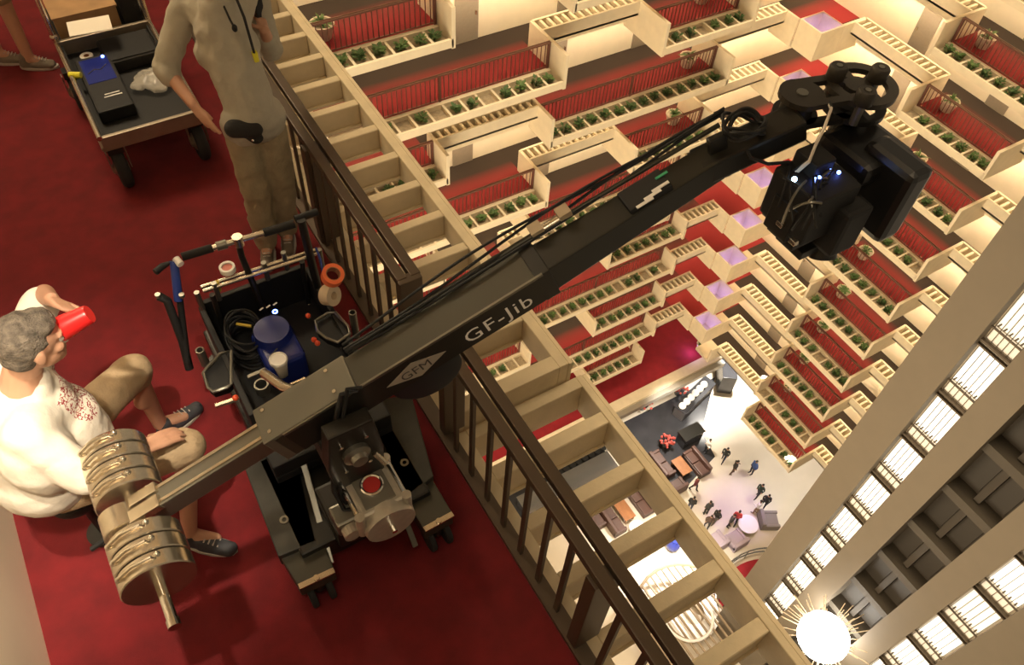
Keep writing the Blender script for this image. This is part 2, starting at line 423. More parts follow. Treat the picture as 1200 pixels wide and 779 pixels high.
def far_level(side, k, bays, vw, uend0, uend1, doors):
    """bays: list of (type, u0, u1, F or (va, vb))"""
    P = mk(side); zf = zflo(k); zr = zrim(k)
    carpet = MB(); slab = MB(); wings = MB()
    for b in bays:
        if b[0] == 'P': v0 = vs = b[3]+.9
        elif b[0] == 'L': v0 = b[4]; vs = b[4]
        else: v0 = vs = b[3]
        bx(carpet, P, b[1], b[2], v0, vw, zf-.02, zf)
        bx(slab, P, b[1], b[2], vs, vw+.15, zf-(.12 if b[0] == 'L' else .28), zf-.02)
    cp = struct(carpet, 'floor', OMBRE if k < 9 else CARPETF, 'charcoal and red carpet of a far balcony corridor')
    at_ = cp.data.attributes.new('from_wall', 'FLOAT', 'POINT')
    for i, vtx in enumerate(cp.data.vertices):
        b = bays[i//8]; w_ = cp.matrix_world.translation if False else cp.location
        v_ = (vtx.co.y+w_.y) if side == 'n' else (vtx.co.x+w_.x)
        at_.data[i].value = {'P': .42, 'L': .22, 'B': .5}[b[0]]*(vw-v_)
    struct(slab, 'balcony_slab', CREAM, 'cream floor slab of a far balcony')
    mb = MB(); bx(mb, P, uend0, uend1, vw, vw+.15, zf, zf+FH-.28)
    struct(mb, 'wall_north' if side == 'n' else 'wall_east', WALL, 'cream room wall along a far balcony')
    if k > -4 and k < 9:
        c_ = P((uend0+uend1)/2, vw-1.25); tg = P((uend0+uend1)/2, vw)
        light('corridor_strip_light', 'AREA', (c_[0], c_[1], zf+FH-.36), 20*(uend1-uend0), WARM, shape='RECTANGLE', size=uend1-uend0-.4, size_y=.12).rotation_euler = ((math.radians(50), 0, 0) if side == 'n' else (math.radians(50), 0, math.radians(-90)))
    for u in doors:
        if uend0 < u < uend1-1: far_door(P, u, vw, zf)
    np_ = 0; ORD = ['lowest', 'second', 'third', 'fourth', 'fifth', 'sixth', 'seventh', 'eighth', 'ninth', 'tenth', 'eleventh', 'twelfth', 'thirteenth']
    lev = ORD[min(12, max(0, 8-k))]
    for i, b in enumerate(bays):
        if b[0] == 'P':
            lab = ('%s balcony level %s' % (lev, 'beside the elevator tower' if side == 'e' else 'behind the jib arm')) + ('' if side == 'e' else (', next to the corner light box' if b[2] > 22 else ', away from the corner'))
            far_planter(P, b[1], b[2], b[3], zf, side, True, lab); far_railing(P, b[1]+.08, b[2]-.08, b[3], zf, lab)
        elif b[0] == 'L': far_ladder(P, b[1], b[2], b[3], b[4], zf)
        if i+1 < len(bays):
            c = bays[i+1]; ty = {b[0], c[0]}
            if ty == {'P', 'L'}:
                p, l = (b, c) if b[0] == 'P' else (c, b)
                wings = MB(); bx(wings, P, b[2]-.06, b[2]+.06, min(p[3], l[3]), max(l[4], p[3]+.9), zf-.28, zr+.002)
                struct(wings, 'wing_wall', CREAM, 'cream parapet return wall of a far balcony')

PW = .9
FY = lambda k: {-4: 18.1, -3: 18.2, -2: 18.25, -1: 18.32, 0: 18.7, 1: 18.55}[k] if k <= 1 else (19.1 if k == 2 else (19.75 if k == 3 else 20.4))
for k in range(-4, 10):
    F = FY(k); vw = F+3.5 if k <= 1 else max(22.0, F+3.4)
    a, b = {-1: (19.9, 20.55), 0: (19.6, 20.12), 1: (20.0, 20.65)}.get(k, (F+1.45, F+2.12))
    ev = (k % 2 == 0)
    ra, rb = 20.28, 20.95
    if k < 4:
        if ev: bays = [('P', 1.55, 9.8, F), ('L', 9.8, 13.95, a, b), ('P', 13.95, 22.2, F), ('L', 22.2, 26.5, ra, rb)]
        else: bays = [('L', 1.55, 5.7, a, b), ('P', 5.7, 13.95, F), ('L', 13.95, 18.05, a, b), ('P', 18.05, 22.2, F), ('L', 22.2, 26.5, ra, rb)]
    elif k < 8:
        if ev: bays = [('P', -1.1, 7.2, F), ('L', 7.2, 11.3, a, b), ('P', 11.3, 15.4, F), ('L', 15.4, 19.6, a, b), ('P', 19.6, 24.3, F), ('L', 24.3, 26.5, ra, rb)]
        else: bays = [('L', 3, 7.2, a, b), ('P', 7.2, 11.3, F), ('L', 11.3, 15.4, a, b), ('P', 15.4, 24.3, F), ('L', 24.3, 26.5, ra, rb)]
    elif k == 8:
        bays = [('P', 7.2, 11.3, F), ('L', 11.3, 20.0, a, b), ('P', 20.0, 23.97, F)]
    else:
        bays = [('B', 4, 31, 20.0)]
    if k <= 7: bays.append(('B', 26.5, 30.4, 19.6))
    far_level('n', k, bays, vw, bays[0][1], 24.1 if k == 8 else (31 if k == 9 else 30.4), [11.75+4.13*n for n in range(-3, 4)])
    if k == 8:
        mb = MB().box(23.98, 24.1, F, F+2.1, zflo(k)-.28, zrim(k)); struct(mb, 'wing_wall', CREAM, 'end wall of the lowest planted balcony')
    if k == 9:
        zf = zflo(9); mb = MB().box(4, 30.6, 19.3, 20.0, zf-.5, zf+.1); struct(mb, 'trim_4', CREAM, 'broad cream ledge above the lobby')
        mb = MB().box(4, 30.6, 18.95, 19.3, zf-.5, zf-.1); struct(mb, 'trim_5', mat('ledge_steel', (.35, .32, .27), .4, .4), 'grey metal lip of the ledge above the lobby')
for k in range(-4, 9):
    F = 26.88; vw = 30.4
    bays = [('L', 5.9, 10.05, F+1.5, F+2.2), ('P', 10.05, 14.1, F), ('L', 14.1, 18.4, F+1.5, F+2.2)]
    far_level('e', k, bays, vw, 5.9, 22, [6.2, 12.0, 16.1])
    if k <= 8:
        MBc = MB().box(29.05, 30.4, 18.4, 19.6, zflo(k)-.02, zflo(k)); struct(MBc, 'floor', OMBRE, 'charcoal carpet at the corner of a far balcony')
        struct(MB().box(27.81, 29.05, 18.4, 18.52, zflo(k)-.28, zrim(k)), 'wing_wall', CREAM, 'corner parapet wall of a far balcony')
        if k < 8: struct(MB().box(26.4, 26.5, 19.63, 20.95, zflo(k)-.28, zrim(k)), 'wing_wall', CREAM, 'corner parapet wall of a far balcony')
        struct(MB().box(27.8, 30.4, 18.52, 19.6, zflo(k)-.28, zflo(k)-.03), 'balcony_slab', CREAM, 'corner slab of a far balcony')
# corner light boxes with violet lamps
LAV = mat('violet_lamp_lens', (.8, .75, .95), .4, emit=(.5, .36, 1), estr=2)
for k in range(-2, 8):
    z0, z1 = zflo(k)-.28, zrim(k); x0, x1, y0, y1 = 26.5, 27.8, 18.4, 19.62; w = .07
    t = thing('corner_light_box', 'square cream light box glowing violet at the corner of the %s balcony level' % ['lowest', 'second', 'third', 'fourth', 'fifth', 'sixth', 'seventh', 'eighth', 'ninth', 'tenth', 'eleventh'][8-k], 'light box', ((x0+x1)/2, (y0+y1)/2, z0), 'violet corner light boxes')
    for nm, q in (('side_panel', (x0, x0+w, y0, y1)), ('side_panel', (x1-w, x1, y0, y1)), ('side_panel', (x0+w, x1-w, y0, y0+w)), ('side_panel', (x0+w, x1-w, y1-w, y1))):
        MB().box(*q, z0, z1).build(nm, CREAM, t)
    MB().box(x0, x1, y0, y1, z0-.02, z0).build('base_panel', CREAM, t)
    MB().cyl((x0+.3, y0+.3, z0), (x0+.3, y0+.3, z0+.12), .11, seg=12).build('lamp', LAV, t)
    light('violet_lamp_light', 'POINT', (x0+.5, y0+.5, z0+.5), 17, (.40, .30, 1), shadow_soft_size=.12)
# potted plants standing on the far carpets
def palm(x, y, z, label, k=0):
    label = 'plant in white pot, %s balcony level %s' % (['lowest', 'second', 'third', 'fourth', 'fifth', 'sixth', 'seventh', 'eighth', 'ninth', 'tenth', 'eleventh'][8-k], 'beside the elevator tower' if x > 25 else 'behind the jib arm')
    t = thing('potted_plant', label, 'plant', (x, y, z), 'potted plants on the far balconies')
    MB().lathe((x, y, z), (0, 0, 1), [(.22, 0), (.34, .42), (.36, .45), (.31, .45), (.29, .38)], 14).build('pot', POTW, t, smooth=True)
    mb = MB(); rnd = random.Random(int(x*31+y*17+z*7))
    for i in range(26):
        a = rnd.uniform(0, 6.28); L = rnd.uniform(.35, .6); el = rnd.uniform(.3, 1.3)
        pts = [Vector((x, y, z+.4))+Vector((math.cos(a)*L*t_*math.cos(el), math.sin(a)*L*t_*math.cos(el), L*t_*math.sin(el)-.25*t_*t_)) for t_ in (0, .5, 1)]
        s = Vector((-math.sin(a), math.cos(a), 0))*.045
        mb.add([pts[0]-s*.3, pts[0]+s*.3, pts[1]+s, pts[1]-s, pts[2]], [(0, 1, 2, 3), (3, 2, 4)])
    mb.build('leaves', LEAF, t)
for k in range(-2, 8): palm(28.6, 13.3, zflo(k), '', k)
for k in (-1, 0, 1): palm((21.2, 21.3, 21.3)[k+1], 20.2, zflo(k), '', k)
palm(6.6, 19.95, zflo(-2), '', -2)
p = at(823, 412, zflo(9)); p = Vector((p.x, max(p.y, 20.5), zflo(9)))
t = thing('potted_plant', 'violet-lit white pot on the broad ledge above the lobby', 'plant', (p.x, p.y, zflo(9)))
MB().lathe((p.x, p.y, zflo(9)), (0, 0, 1), [(.3, 0), (.45, .7), (.47, .74), (.4, .74), (.38, .5)], 16).build('pot', POTW, t, smooth=True)
MB().sphere((p.x, p.y, zflo(9)+.65), .32, 10, 7).build('foliage', LEAFD, t)
light('violet_lamp_light', 'POINT', (p.x-.8, p.y+.2, zflo(9)+.5), 30, (.45, .3, 1), shadow_soft_size=.1)

# ================================================================== ELEVATOR TOWER
TX = 20.5; TS = TX/19.6
ys = [v*TS for v in (6.2, 4.9, 3.82, 2.85, 1.0, .05, -1.25, -2.6)]
TZ0, TZ1 = LOBZ, 9.0
for (a, b) in ((1, 0), (3, 2), (5, 4), (7, 6)):
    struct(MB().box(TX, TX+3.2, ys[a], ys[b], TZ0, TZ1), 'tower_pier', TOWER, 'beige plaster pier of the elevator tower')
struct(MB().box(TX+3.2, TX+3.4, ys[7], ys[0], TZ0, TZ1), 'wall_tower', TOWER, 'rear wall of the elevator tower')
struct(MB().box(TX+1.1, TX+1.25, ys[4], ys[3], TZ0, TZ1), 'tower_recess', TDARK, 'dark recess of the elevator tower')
LIT = mat('lit_shaft_panel', (.9, .88, .8), .4, emit=(1, .93, .78), estr=1.35)
LIT2 = mat('dim_shaft_panel', (.9, .85, .75), .4, emit=(1, .86, .66), estr=.30)
LITM = mat('half_lit_shaft_panel', (.9, .86, .78), .4, emit=(1, .9, .72), estr=.8)
FR = mat('shaft_frame_bronze', (.10, .075, .05), .5, .3)
pitch = 2.63*TS
def shaft(y0, y1, zt, label, dims):
    t = thing('elevator_shaft_window', label, 'window', (TX+.35, (y0+y1)/2, TZ0))
    MB().box(TX+.5, TX+.6, y0, y1, TZ0, TZ1).build('back_panel', mat('shaft_back', (.5, .42, .31), .6), t)
    for i in range(-9, 16):
        z = zt-pitch*i
        if z-1.75*TS < TZ0+.2 or z > TZ1-.2: continue
        b = MB().box(TX+.44, TX+.49, y0+.06, y1-.06, z-1.72*TS, z)
        b.build('lit_panel', LIT if i not in dims else LITM, t)
        MB().box(TX+.44, TX+.49, y0+.06, y1-.06, z-2.3*TS, z-1.80*TS).build('dim_panel', LIT2, t)
        MB().box(TX+.30, TX+.36, y0, y1, z-1.79*TS, z-1.74*TS).build('cross_bar', FR, t)
        MB().box(TX+.30, TX+.42, y0, y1, z-2.42*TS, z-2.34*TS).box(TX+.30, TX+.42, y0, y1, z-2.6*TS, z-2.54*TS).build('spandrel_bar', FR, t)
        mb = MB()
        for j in range(5):
            y = y0+(y1-y0)*(j+.8)/5.6; mb.cyl((TX+.28, y, z-1.6*TS), (TX+.43, y, z-1.6*TS), .03, seg=8)
        mb.build('bolts', FR, t)
    for j in range(6):
        y = y0+.08+(y1-y0-.16)*j/5; MB().box(TX+.37, TX+.39, y-.012, y+.012, TZ0, TZ1).build('mullion', FR, t)
shaft(ys[2], ys[1], CAMZ-18.32*TS, 'backlit elevator shaft strip nearer the planted balconies', (-1, -2, -4))
shaft(ys[6], ys[5], CAMZ-26.43*TS, 'backlit elevator shaft strip beyond the dark recess', (0, -3))
for i in range(-9, 8):
    z = CAMZ-(26.45+2.7*i)*TS
    if z < TZ0+2 or z > TZ1-1: continue
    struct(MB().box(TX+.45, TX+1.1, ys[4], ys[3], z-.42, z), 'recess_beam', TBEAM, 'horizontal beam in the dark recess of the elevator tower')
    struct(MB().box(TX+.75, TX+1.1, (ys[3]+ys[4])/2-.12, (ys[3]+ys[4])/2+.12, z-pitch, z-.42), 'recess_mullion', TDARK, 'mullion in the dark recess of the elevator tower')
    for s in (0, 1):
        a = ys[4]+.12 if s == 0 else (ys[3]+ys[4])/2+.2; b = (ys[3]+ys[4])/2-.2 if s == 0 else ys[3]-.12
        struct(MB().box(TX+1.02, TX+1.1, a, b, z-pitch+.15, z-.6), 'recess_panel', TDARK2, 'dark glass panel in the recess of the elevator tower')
# burst lamp in front of the tower foot
c = Vector(at(960, 748, CAMZ-37.2)); c = Vector((TX-.9, 1.95, CAMZ-36.4))
t = thing('burst_chandelier', 'dazzling round chandelier bristling with glass rods at the tower foot', 'chandelier', (c.x, c.y, c.z-1.5))
MB().sphere(c, 1.15, 20, 12, (1, 1, .8)).build('lamp_globe', mat('chandelier_glow', (1, .97, .9), .3, emit=(1, .95, .85), estr=14), t, smooth=True)
rod = mat('glass_rod', (.75, .6, .42), .15, .3); rnd = random.Random(3)
for i in range(70):
    a = rnd.uniform(0, 6.28); e = rnd.uniform(-.5, 1.2); d = Vector((math.cos(a)*math.cos(e), math.sin(a)*math.cos(e), math.sin(e)))
    MB().cyl(c+d*1.0, c+d*rnd.uniform(1.5, 2.1), .022, seg=5).build('glass_rod', rod, t)
MB().cyl(c-Vector((0, 0, 1.5)), c, .1, seg=10).build('stem', FR, t)
MB().cyl(c-Vector((0, 0, 1.6)), (TX, c.y, c.z-1.2), .08, seg=8).build('bracket', FR, t)

# ================================================================== LOBBY
LF = mat('lobby_stone', (.60, .53, .43), .35, var=.05, scale=.6)
struct(MB().box(4, 42, -10, 36, LOBZ-.3, LOBZ), 'floor', LF, 'pale polished lobby floor')
struct(MB().box(4, 42, 35.7, 36, LOBZ, zflo(9)-.3), 'wall_back', TDARK, 'dark wall behind the lobby lounge')
struct(MB().box(41.7, 42, -10, 36, LOBZ, zflo(9)-.3), 'wall_right', WALL, 'cream wall beside the lobby')
def L(px, py, h=0.): return at(px, py, LOBZ+h)
DK = mat('lounge_dark_stone', (.035, .035, .04), .25, var=.2, scale=1)
SOFA = mat('brown_leather', (.085, .04, .028), .5, var=.15, scale=2)
WOODT = mat('orange_wood', (.30, .12, .04), .4, var=.2, scale=3)
LIL = mat('lilac_upholstery', (.42, .34, .40), .7)
GREYU = mat('grey_upholstery', (.22, .19, .18), .7)
WHT = mat('white_laminate', (.85, .82, .78), .35)
STL = mat('counter_steel', (.40, .42, .45), .22, .9)
REDF = mat('red_flowers', (.55, .09, .07), .7, var=.3, scale=6)
BLU = mat('cobalt_glaze', (.03, .05, .35), .3)
poly = [L(*q) for q in ((700, 510), (838, 442), (822, 505), (838, 535), (800, 575), (760, 560))]
struct(MB().prism([p+Vector((0, 0, .003)) for p in poly], (0, 0, .015)), 'lounge_floor', DK, 'dark stone floor of the lobby lounge')
struct(MB().prism([p+Vector((0, 0, .003)) for p in [L(*q) for q in ((590, 620), (600, 560), (700, 515), (722, 548), (650, 620))]], (0, 0, .015)), 'lounge_floor', DK, 'dark stone floor under the steel counter')
ax = Vector((1, 0, 0)); ay = Vector((0, 1, 0)); az = Vector((0, 0, 1))
# bar counter with globe lamps
def counter(name, label, pa, pb, w, h, mtop, mbody, cat='counter'):
    a, b = L(*pa), L(*pb); d = (b-a).normalized(); s = Vector((-d.y, d.x, 0)); c = (a+b)/2; n = (b-a).length
    t = thing(name, label, cat, c)
    MB().obox(c+az*h*.48, d, s, az, n, w*.85, h*.92).build('body', mbody, t, bevel=.03)
    MB().obox(c+az*(h-.02), d, s, az, n+.1, w, .07).build('worktop', mtop, t, bevel=.02)
    return a, b, d, s
a, b, d, s = counter('bar_counter', 'dark lobby bar counter carrying white globes', (793, 490), (828, 455), 1.0, 1.1, DK, mat('bar_front', (.10, .09, .09), .4))
GL = mat('globe_glass', (.9, .86, .78), .3, emit=(1, .9, .75), estr=.5)
for i in range(6):
    p = a+(b-a)*(.05+.14*i)
    g = thing('globe_lamp', 'white globe lamp on the dark bar counter', 'lamp', (p.x, p.y, LOBZ+1.12), 'globe lamps on the bar')
    MB().sphere(p+az*1.42, .26, 12, 8).build('globe', GL, g, smooth=True); MB().cyl(p+az*1.115, p+az*1.2, .12, seg=10).build('base', STL, g)
counter('serving_counter', 'long steel counter seen through the coffered ledge', (612, 602), (716, 548), 1.6, 1.0, STL, mat('counter_front', (.06, .06, .07), .4))
a, b = L(655, 560), L(712, 527); d = (b-a).normalized()
for i in range(9):
    p = a+(b-a)*(i/8)
    t = thing('bar_stool', 'dark bar stool lined up behind the steel counter', 'stool', (p.x, p.y, LOBZ+.02), 'stools behind the steel counter')
    MB().cyl(p+az*.72, p+az*.8, .22, seg=10).build('seat', BLACK, t); MB().cyl(p+az*.02, p+az*.72, .04, seg=6).build('pedestal', STL, t)
    MB().obox(p+az*1.0+ay*.2, ax, ay, az, .4, .05, .35).build('backrest', BLACK, t)
def sofa(label, px, py, ang, n, mt, w=.9, group=None, name='sofa'):
    c = L(px, py); d = Vector((math.cos(ang), math.sin(ang), 0)); s = Vector((-d.y, d.x, 0)); Ln = .85*n+.3
    t = thing(name, label, 'sofa' if n > 1 else 'armchair', (c.x, c.y, LOBZ+.02), group)
    MB().obox(c+az*.2, d, s, az, Ln, w, .34).build('base', mt, t, bevel=.04)
    MB().obox(c+az*.56+s*(w/2-.12), d, s, az, Ln, .24, .62).build('backrest', mt, t, bevel=.06)
    for e in (-1, 1): MB().obox(c+az*.40+d*e*(Ln/2-.1), d, s, az, .2, w, .38).build('armrest', mt, t, bevel=.05)
    for i in range(n): MB().obox(c+az*.44+d*(.85*(i-(n-1)/2))-s*.1, d, s, az, .80, w-.3, .16).build('seat_cushion', mt, t, bevel=.05)
sofa('brown leather sofa beside the wooden lobby table under the coffers', 712, 606, math.radians(90), 3, SOFA)
sofa('brown leather sofa facing the white round lobby table', 745, 584, math.radians(-90), 3, SOFA)
sofa('brown leather sofa closing the seating group towards the steel counter', 693, 606, math.radians(90), 2, SOFA)
sofa('brown lounge sofa at the edge of the dark stone floor', 786, 576, math.radians(180), 2, SOFA)
sofa('brown lounge sofa beside the orange table in the dark lounge', 815, 545, math.radians(-90), 2, SOFA)
sofa('brown lounge sofa near the black cabinet in the dark lounge', 774, 547, math.radians(90), 2, SOFA)
sofa('lilac lounge chair at the curved rail', 838, 637, math.radians(180), 1, LIL, 1.1, name='lounge_chair')
sofa('lilac lounge chair next to the round white lobby table', 861, 635, math.radians(180), 1, LIL, 1.1, name='lounge_chair')
sofa('grey square lounge chair near the tower pier', 899, 612, math.radians(60), 1, GREYU, 1.2, name='lounge_chair')
def table(label, px, py, mt, round_=True, r=.5, l=1.6, ang=0, h=.55):
    c = L(px, py); t = thing('lobby_table', label, 'table', (c.x, c.y, LOBZ+.02))
    if round_:
        MB().cyl(c+az*(h-.05), c+az*h, r, seg=20).build('table_top', mt, t); MB().cyl(c+az*.02, c+az*(h-.05), .08, seg=8).build('pedestal', STL, t)
    else:
        d = Vector((math.cos(ang), math.sin(ang), 0)); s = Vector((-d.y, d.x, 0))
        MB().obox(c+az*(h-.04), d, s, az, l, .8, .08).build('table_top', mt, t, bevel=.01)
        for i in (-1, 1):
            for j in (-1, 1): MB().obox(c+az*(h/2-.02)+d*i*(l/2-.1)+s*j*.3, d, s, az, .08, .08, h-.1).build('leg', mt, t)
table('orange wooden table between the brown leather sofas', 727, 597, WOODT, False, l=2.0, ang=math.radians(90))
table('orange wooden table in the dark lounge', 797, 550, WOODT, False, l=1.3, ang=math.radians(90))
table('white round table beside the brown leather sofas', 745, 622, WHT, True, .5)
table('white round table beside the lilac lounge chairs', 874, 618, WHT, True, .65)
def flowers(label, px, py, mt, r=.55):
    c = L(px, py); t = thing('flower_arrangement', label, 'flowers', (c.x, c.y, LOBZ+.02))
    MB().lathe((c.x, c.y, LOBZ+.02), az, [(.25, 0), (.4, .55), (.42, .6), (.35, .6)], 12).build('planter', DK, t)
    mb = MB(); rnd = random.Random(px)
    for i in range(40):
        v = Vector((rnd.gauss(0, 1), rnd.gauss(0, 1), abs(rnd.gauss(0, .8)))).normalized()*r*rnd.uniform(.5, 1); mb.sphere(c+az*.65+v, .09, 6, 4)
    o = mb.build('blossoms', mt, t); o['kind'] = 'stuff'
flowers('red flower arrangement between the bar and the cabinet', 794, 461, REDF, .75)
flowers('red flower arrangement at the ledge side of the dark lounge', 752, 478, REDF, .7)
flowers('red flower arrangement beside the brown lounge sofas', 779, 522, REDF, .6)
c = L(846, 440); t = thing('dark_cabinet', 'tall black cabinet beside the lobby bar', 'cabinet', (c.x, c.y, LOBZ+.02))
MB().obox(c+az*1.0, Vector((.6, .8, 0)), Vector((-.8, .6, 0)), az, 3.2, 1.0, 1.9).build('body', DK, t, bevel=.03)
for e in (-.8, .8): MB().obox(c+az*1.0+Vector((.6, .8, 0))*e+Vector((.8, -.6, 0))*.52, Vector((.6, .8, 0)), Vector((-.8, .6, 0)), az, 1.4, .06, 1.7).build('door_panel', BLACKM, t)
c = L(806, 516); t = thing('dark_cabinet', 'low black host stand at the edge of the dark lounge', 'cabinet', (c.x, c.y, LOBZ+.02))
MB().obox(c+az*.6, ax, ay, az, 1.6, .8, 1.1).build('body', DK, t, bevel=.03); MB().obox(c+az*1.18, ax, ay, az, 1.7, .9, .06).build('top', BLACKM, t)
c = L(787, 642); t = thing('vase', 'cobalt blue vase standing on the white lobby floor', 'vase', (c.x, c.y, LOBZ))
MB().lathe((c.x, c.y, LOBZ), az, [(.2, 0), (.42, .4), (.45, .8), (.25, 1.2), (.3, 1.35), (.26, 1.35)], 14).build('body', BLU, t, smooth=True)
MB().lathe((c.x, c.y, LOBZ), az, [(.34, 0.0), (.36, .05)], 14).build('foot', WHT, t)
# curved red terrace with glass rail
c = L(886, 694)
pts = [c+Vector((math.cos(a_)*2.6, math.sin(a_)*1.8, 0)) for a_ in np.linspace(.2, 2.95, 16)]
struct(MB().prism([p+az*.01 for p in pts], (0, 0, .25)), 'terrace', CARPETF, 'curved red carpeted terrace in the lobby')
t = thing('curved_rail', 'curved grey rail around the red lobby terrace', 'railing', (c.x, c.y, LOBZ+.02))
for h in (.55, 1.05): MB().tube([c+(p-c)*1.18+az*h for p in pts], .05, 6).build('rail', STL, t)
for p in pts[::3]: MB().cyl(c+(p-c)*1.18+az*.02, c+(p-c)*1.18+az*1.05, .04, seg=6).build('post', STL, t)
# slatted dome seen through the coffered ledge
c = L(806, 722, 2.5)
t = thing('slatted_canopy', 'round slatted canopy seen through the coffered ledge', 'canopy', (c.x, c.y, LOBZ+.02))
SLAT = mat('pale_slat', (.30, .22, .14), .5)
for i in range(15):
    u = -2.8+.4*i; w = math.sqrt(max(.2, 9-u*u)); MB().obox(c+Vector((u, 0, 0)), ax, ay, az, .10, 2*w, .12).build('slat', SLAT, t)
for r in (3.0, 1.4): MB().tube([c+Vector((math.cos(q)*r, math.sin(q)*r, .12)) for q in np.linspace(0, 2*math.pi, 28, endpoint=False)], .09, 6, True).build('ring', WHT if r < 2 else SLAT, t)
for q in range(4):
    a_ = q*math.pi/2+.5; p = c+Vector((math.cos(a_)*2.8, math.sin(a_)*2.8, 0)); MB().cyl((p.x, p.y, LOBZ+.02), p, .09, seg=8).build('column', STL, t)
c = L(806, 724); t = thing('spiral_desk', 'tan ring-shaped desk under the slatted canopy', 'desk', (c.x, c.y, LOBZ+.02))
MB().lathe((c.x, c.y, LOBZ+.02), az, [(.8, 0), (.8, 1.0), (1.5, 1.0), (1.5, 0)], 24, True).build('ring_counter', mat('tan_laminate', (.40, .30, .18), .5), t)
MB().lathe((c.x, c.y, LOBZ+1.02), az, [(.75, 0), (.75, .06), (1.6, .06), (1.6, 0)], 24, True).build('worktop', WHT, t)
c = L(800, 690); 
# lobby people
SKIN = mat('skin', (.50, .27, .17), .5, var=.05, scale=8)
SKIN2 = mat('skin_deep', (.22, .11, .065), .5)
HAIRD = mat('dark_hair', (.03, .022, .016), .6)
def fig_parts(walk, arm):
    P_ = []
    s = .22*walk
    for e, f in ((1, 1), (-1, -1)):
        hip = Vector((0, .09*e, .92)); kn = Vector((s*f*.6, .1*e, .5)); an = Vector((s*f-.05, .1*e, .09))
        P_ += [('c', hip, kn, .095, .07), ('c', kn, an, .065, .05), ('c', an, an+Vector((.15, 0, -.04)), .05, .04)]
    P_ += [('c', Vector((0, -.08, .98)), Vector((0, .08, .98)), .12, .12), ('c', Vector((0, 0, 1.0)), Vector((0, 0, 1.3)), .13, .15),
           ('c', Vector((0, -.12, 1.40)), Vector((0, .12, 1.40)), .085, .085), ('c', Vector((0, 0, 1.42)), Vector((.01, 0, 1.55)), .06, .055), ('e', Vector((.02, 0, 1.67)), (.10, .082, .125))]
    for e in (1, -1):
        sh = Vector((0, .19*e, 1.41)); el = Vector((-.05+.1*arm*(e > 0), .25*e, 1.13)); ha = Vector((.06+.26*arm*(e > 0), .22*e-.1*arm*e*(e > 0), .90+.22*arm*(e > 0)))
        P_ += [('c', sh, el, .06, .048), ('c', el, ha, .045, .035), ('c', ha, ha+Vector((.03, 0, -.09)), .038, .02)]
    return P_
def fig_mat(c):
    if c.z > 1.69 or (c.z > 1.60 and c.x < -.02): return 0
    if c.z > 1.50 or (abs(c.y) > .17 and c.z < .95): return 1
    if c.z > .97: return 2
    if c.z > .09: return 3
    return 4
SHOE = mat('dark_shoe', (.02, .018, .016), .5)
FIG = []
for w_, a_ in ((0, 0), (1, 0), (.5, 1)):
    FIG.append(organic('figure', fig_parts(w_, a_), [HAIRD, SKIN, SKIN, SKIN, SHOE], fig_mat, None, .03, 3))
def cloth(nm, c): return mat('cloth_'+nm, c, .8)
PEOPLE = [((826, 530), 'white', (.7, .66, .6), 'black', (.03, .03, .03), 'beside the dark lounge'), ((846, 540), 'black', (.03, .03, .03), 'navy', (.03, .035, .06), 'striding across the pale floor'),
          ((857, 555), 'charcoal', (.06, .055, .05), 'brown', (.10, .06, .04), 'behind the striding person'), ((879, 555), 'blue', (.05, .10, .28), 'navy', (.03, .035, .06), 'at the bright floor patch'),
          ((886, 582), 'dark green', (.03, .05, .03), 'black', (.03, .03, .03), 'near the grey lounge chair'), ((893, 594), 'black', (.03, .03, .03), 'black', (.03, .03, .03), 'beside the grey lounge chair'),
          ((826, 602), 'dark grey', (.08, .08, .08), 'black', (.03, .03, .03), 'with a black bag by the brown sofas'), ((836, 612), 'black', (.03, .03, .03), 'grey', (.15, .14, .13), 'behind the lilac chairs'),
          ((827, 618), 'brown', (.10, .06, .04), 'black', (.03, .03, .03), 'at the end of the lilac chairs'), ((853, 617), 'dark grey', (.08, .08, .08), 'black', (.03, .03, .03), 'next to the person in red'),
          ((859, 613), 'red', (.6, .06, .05), 'black', (.03, .03, .03), 'between the lilac chairs and the round table'), ((884, 601), 'white', (.7, .66, .6), 'tan', (.35, .25, .15), 'next to the round white table'),
          ((807, 597), 'black', (.03, .03, .03), 'navy', (.03, .035, .06), 'at the edge of the brown lounge'), ((812, 574), 'maroon', (.15, .03, .03), 'black', (.03, .03, .03), 'seen by the brown lounge sofa')]
rnd = random.Random(11)
for i, (q, sn, sc_, pn, pc, where) in enumerate(PEOPLE):
    p = L(*q); o = FIG[i % 3].copy(); o.data = FIG[i % 3].data.copy(); COL.objects.link(o); o.name = 'person'
    o.data.materials[2] = cloth(sn, sc_); o.data.materials[3] = cloth(pn, pc)
    if i % 4 == 3: o.data.materials[1] = SKIN2
    o.location = (p.x, p.y, LOBZ+.01); o.rotation_euler = (0, 0, rnd.uniform(0, 6.28))
    tag(o, 'person in %s top and %s trousers %s' % (sn, pn, where), 'person')
for o in FIG: bpy.data.objects.remove(o)

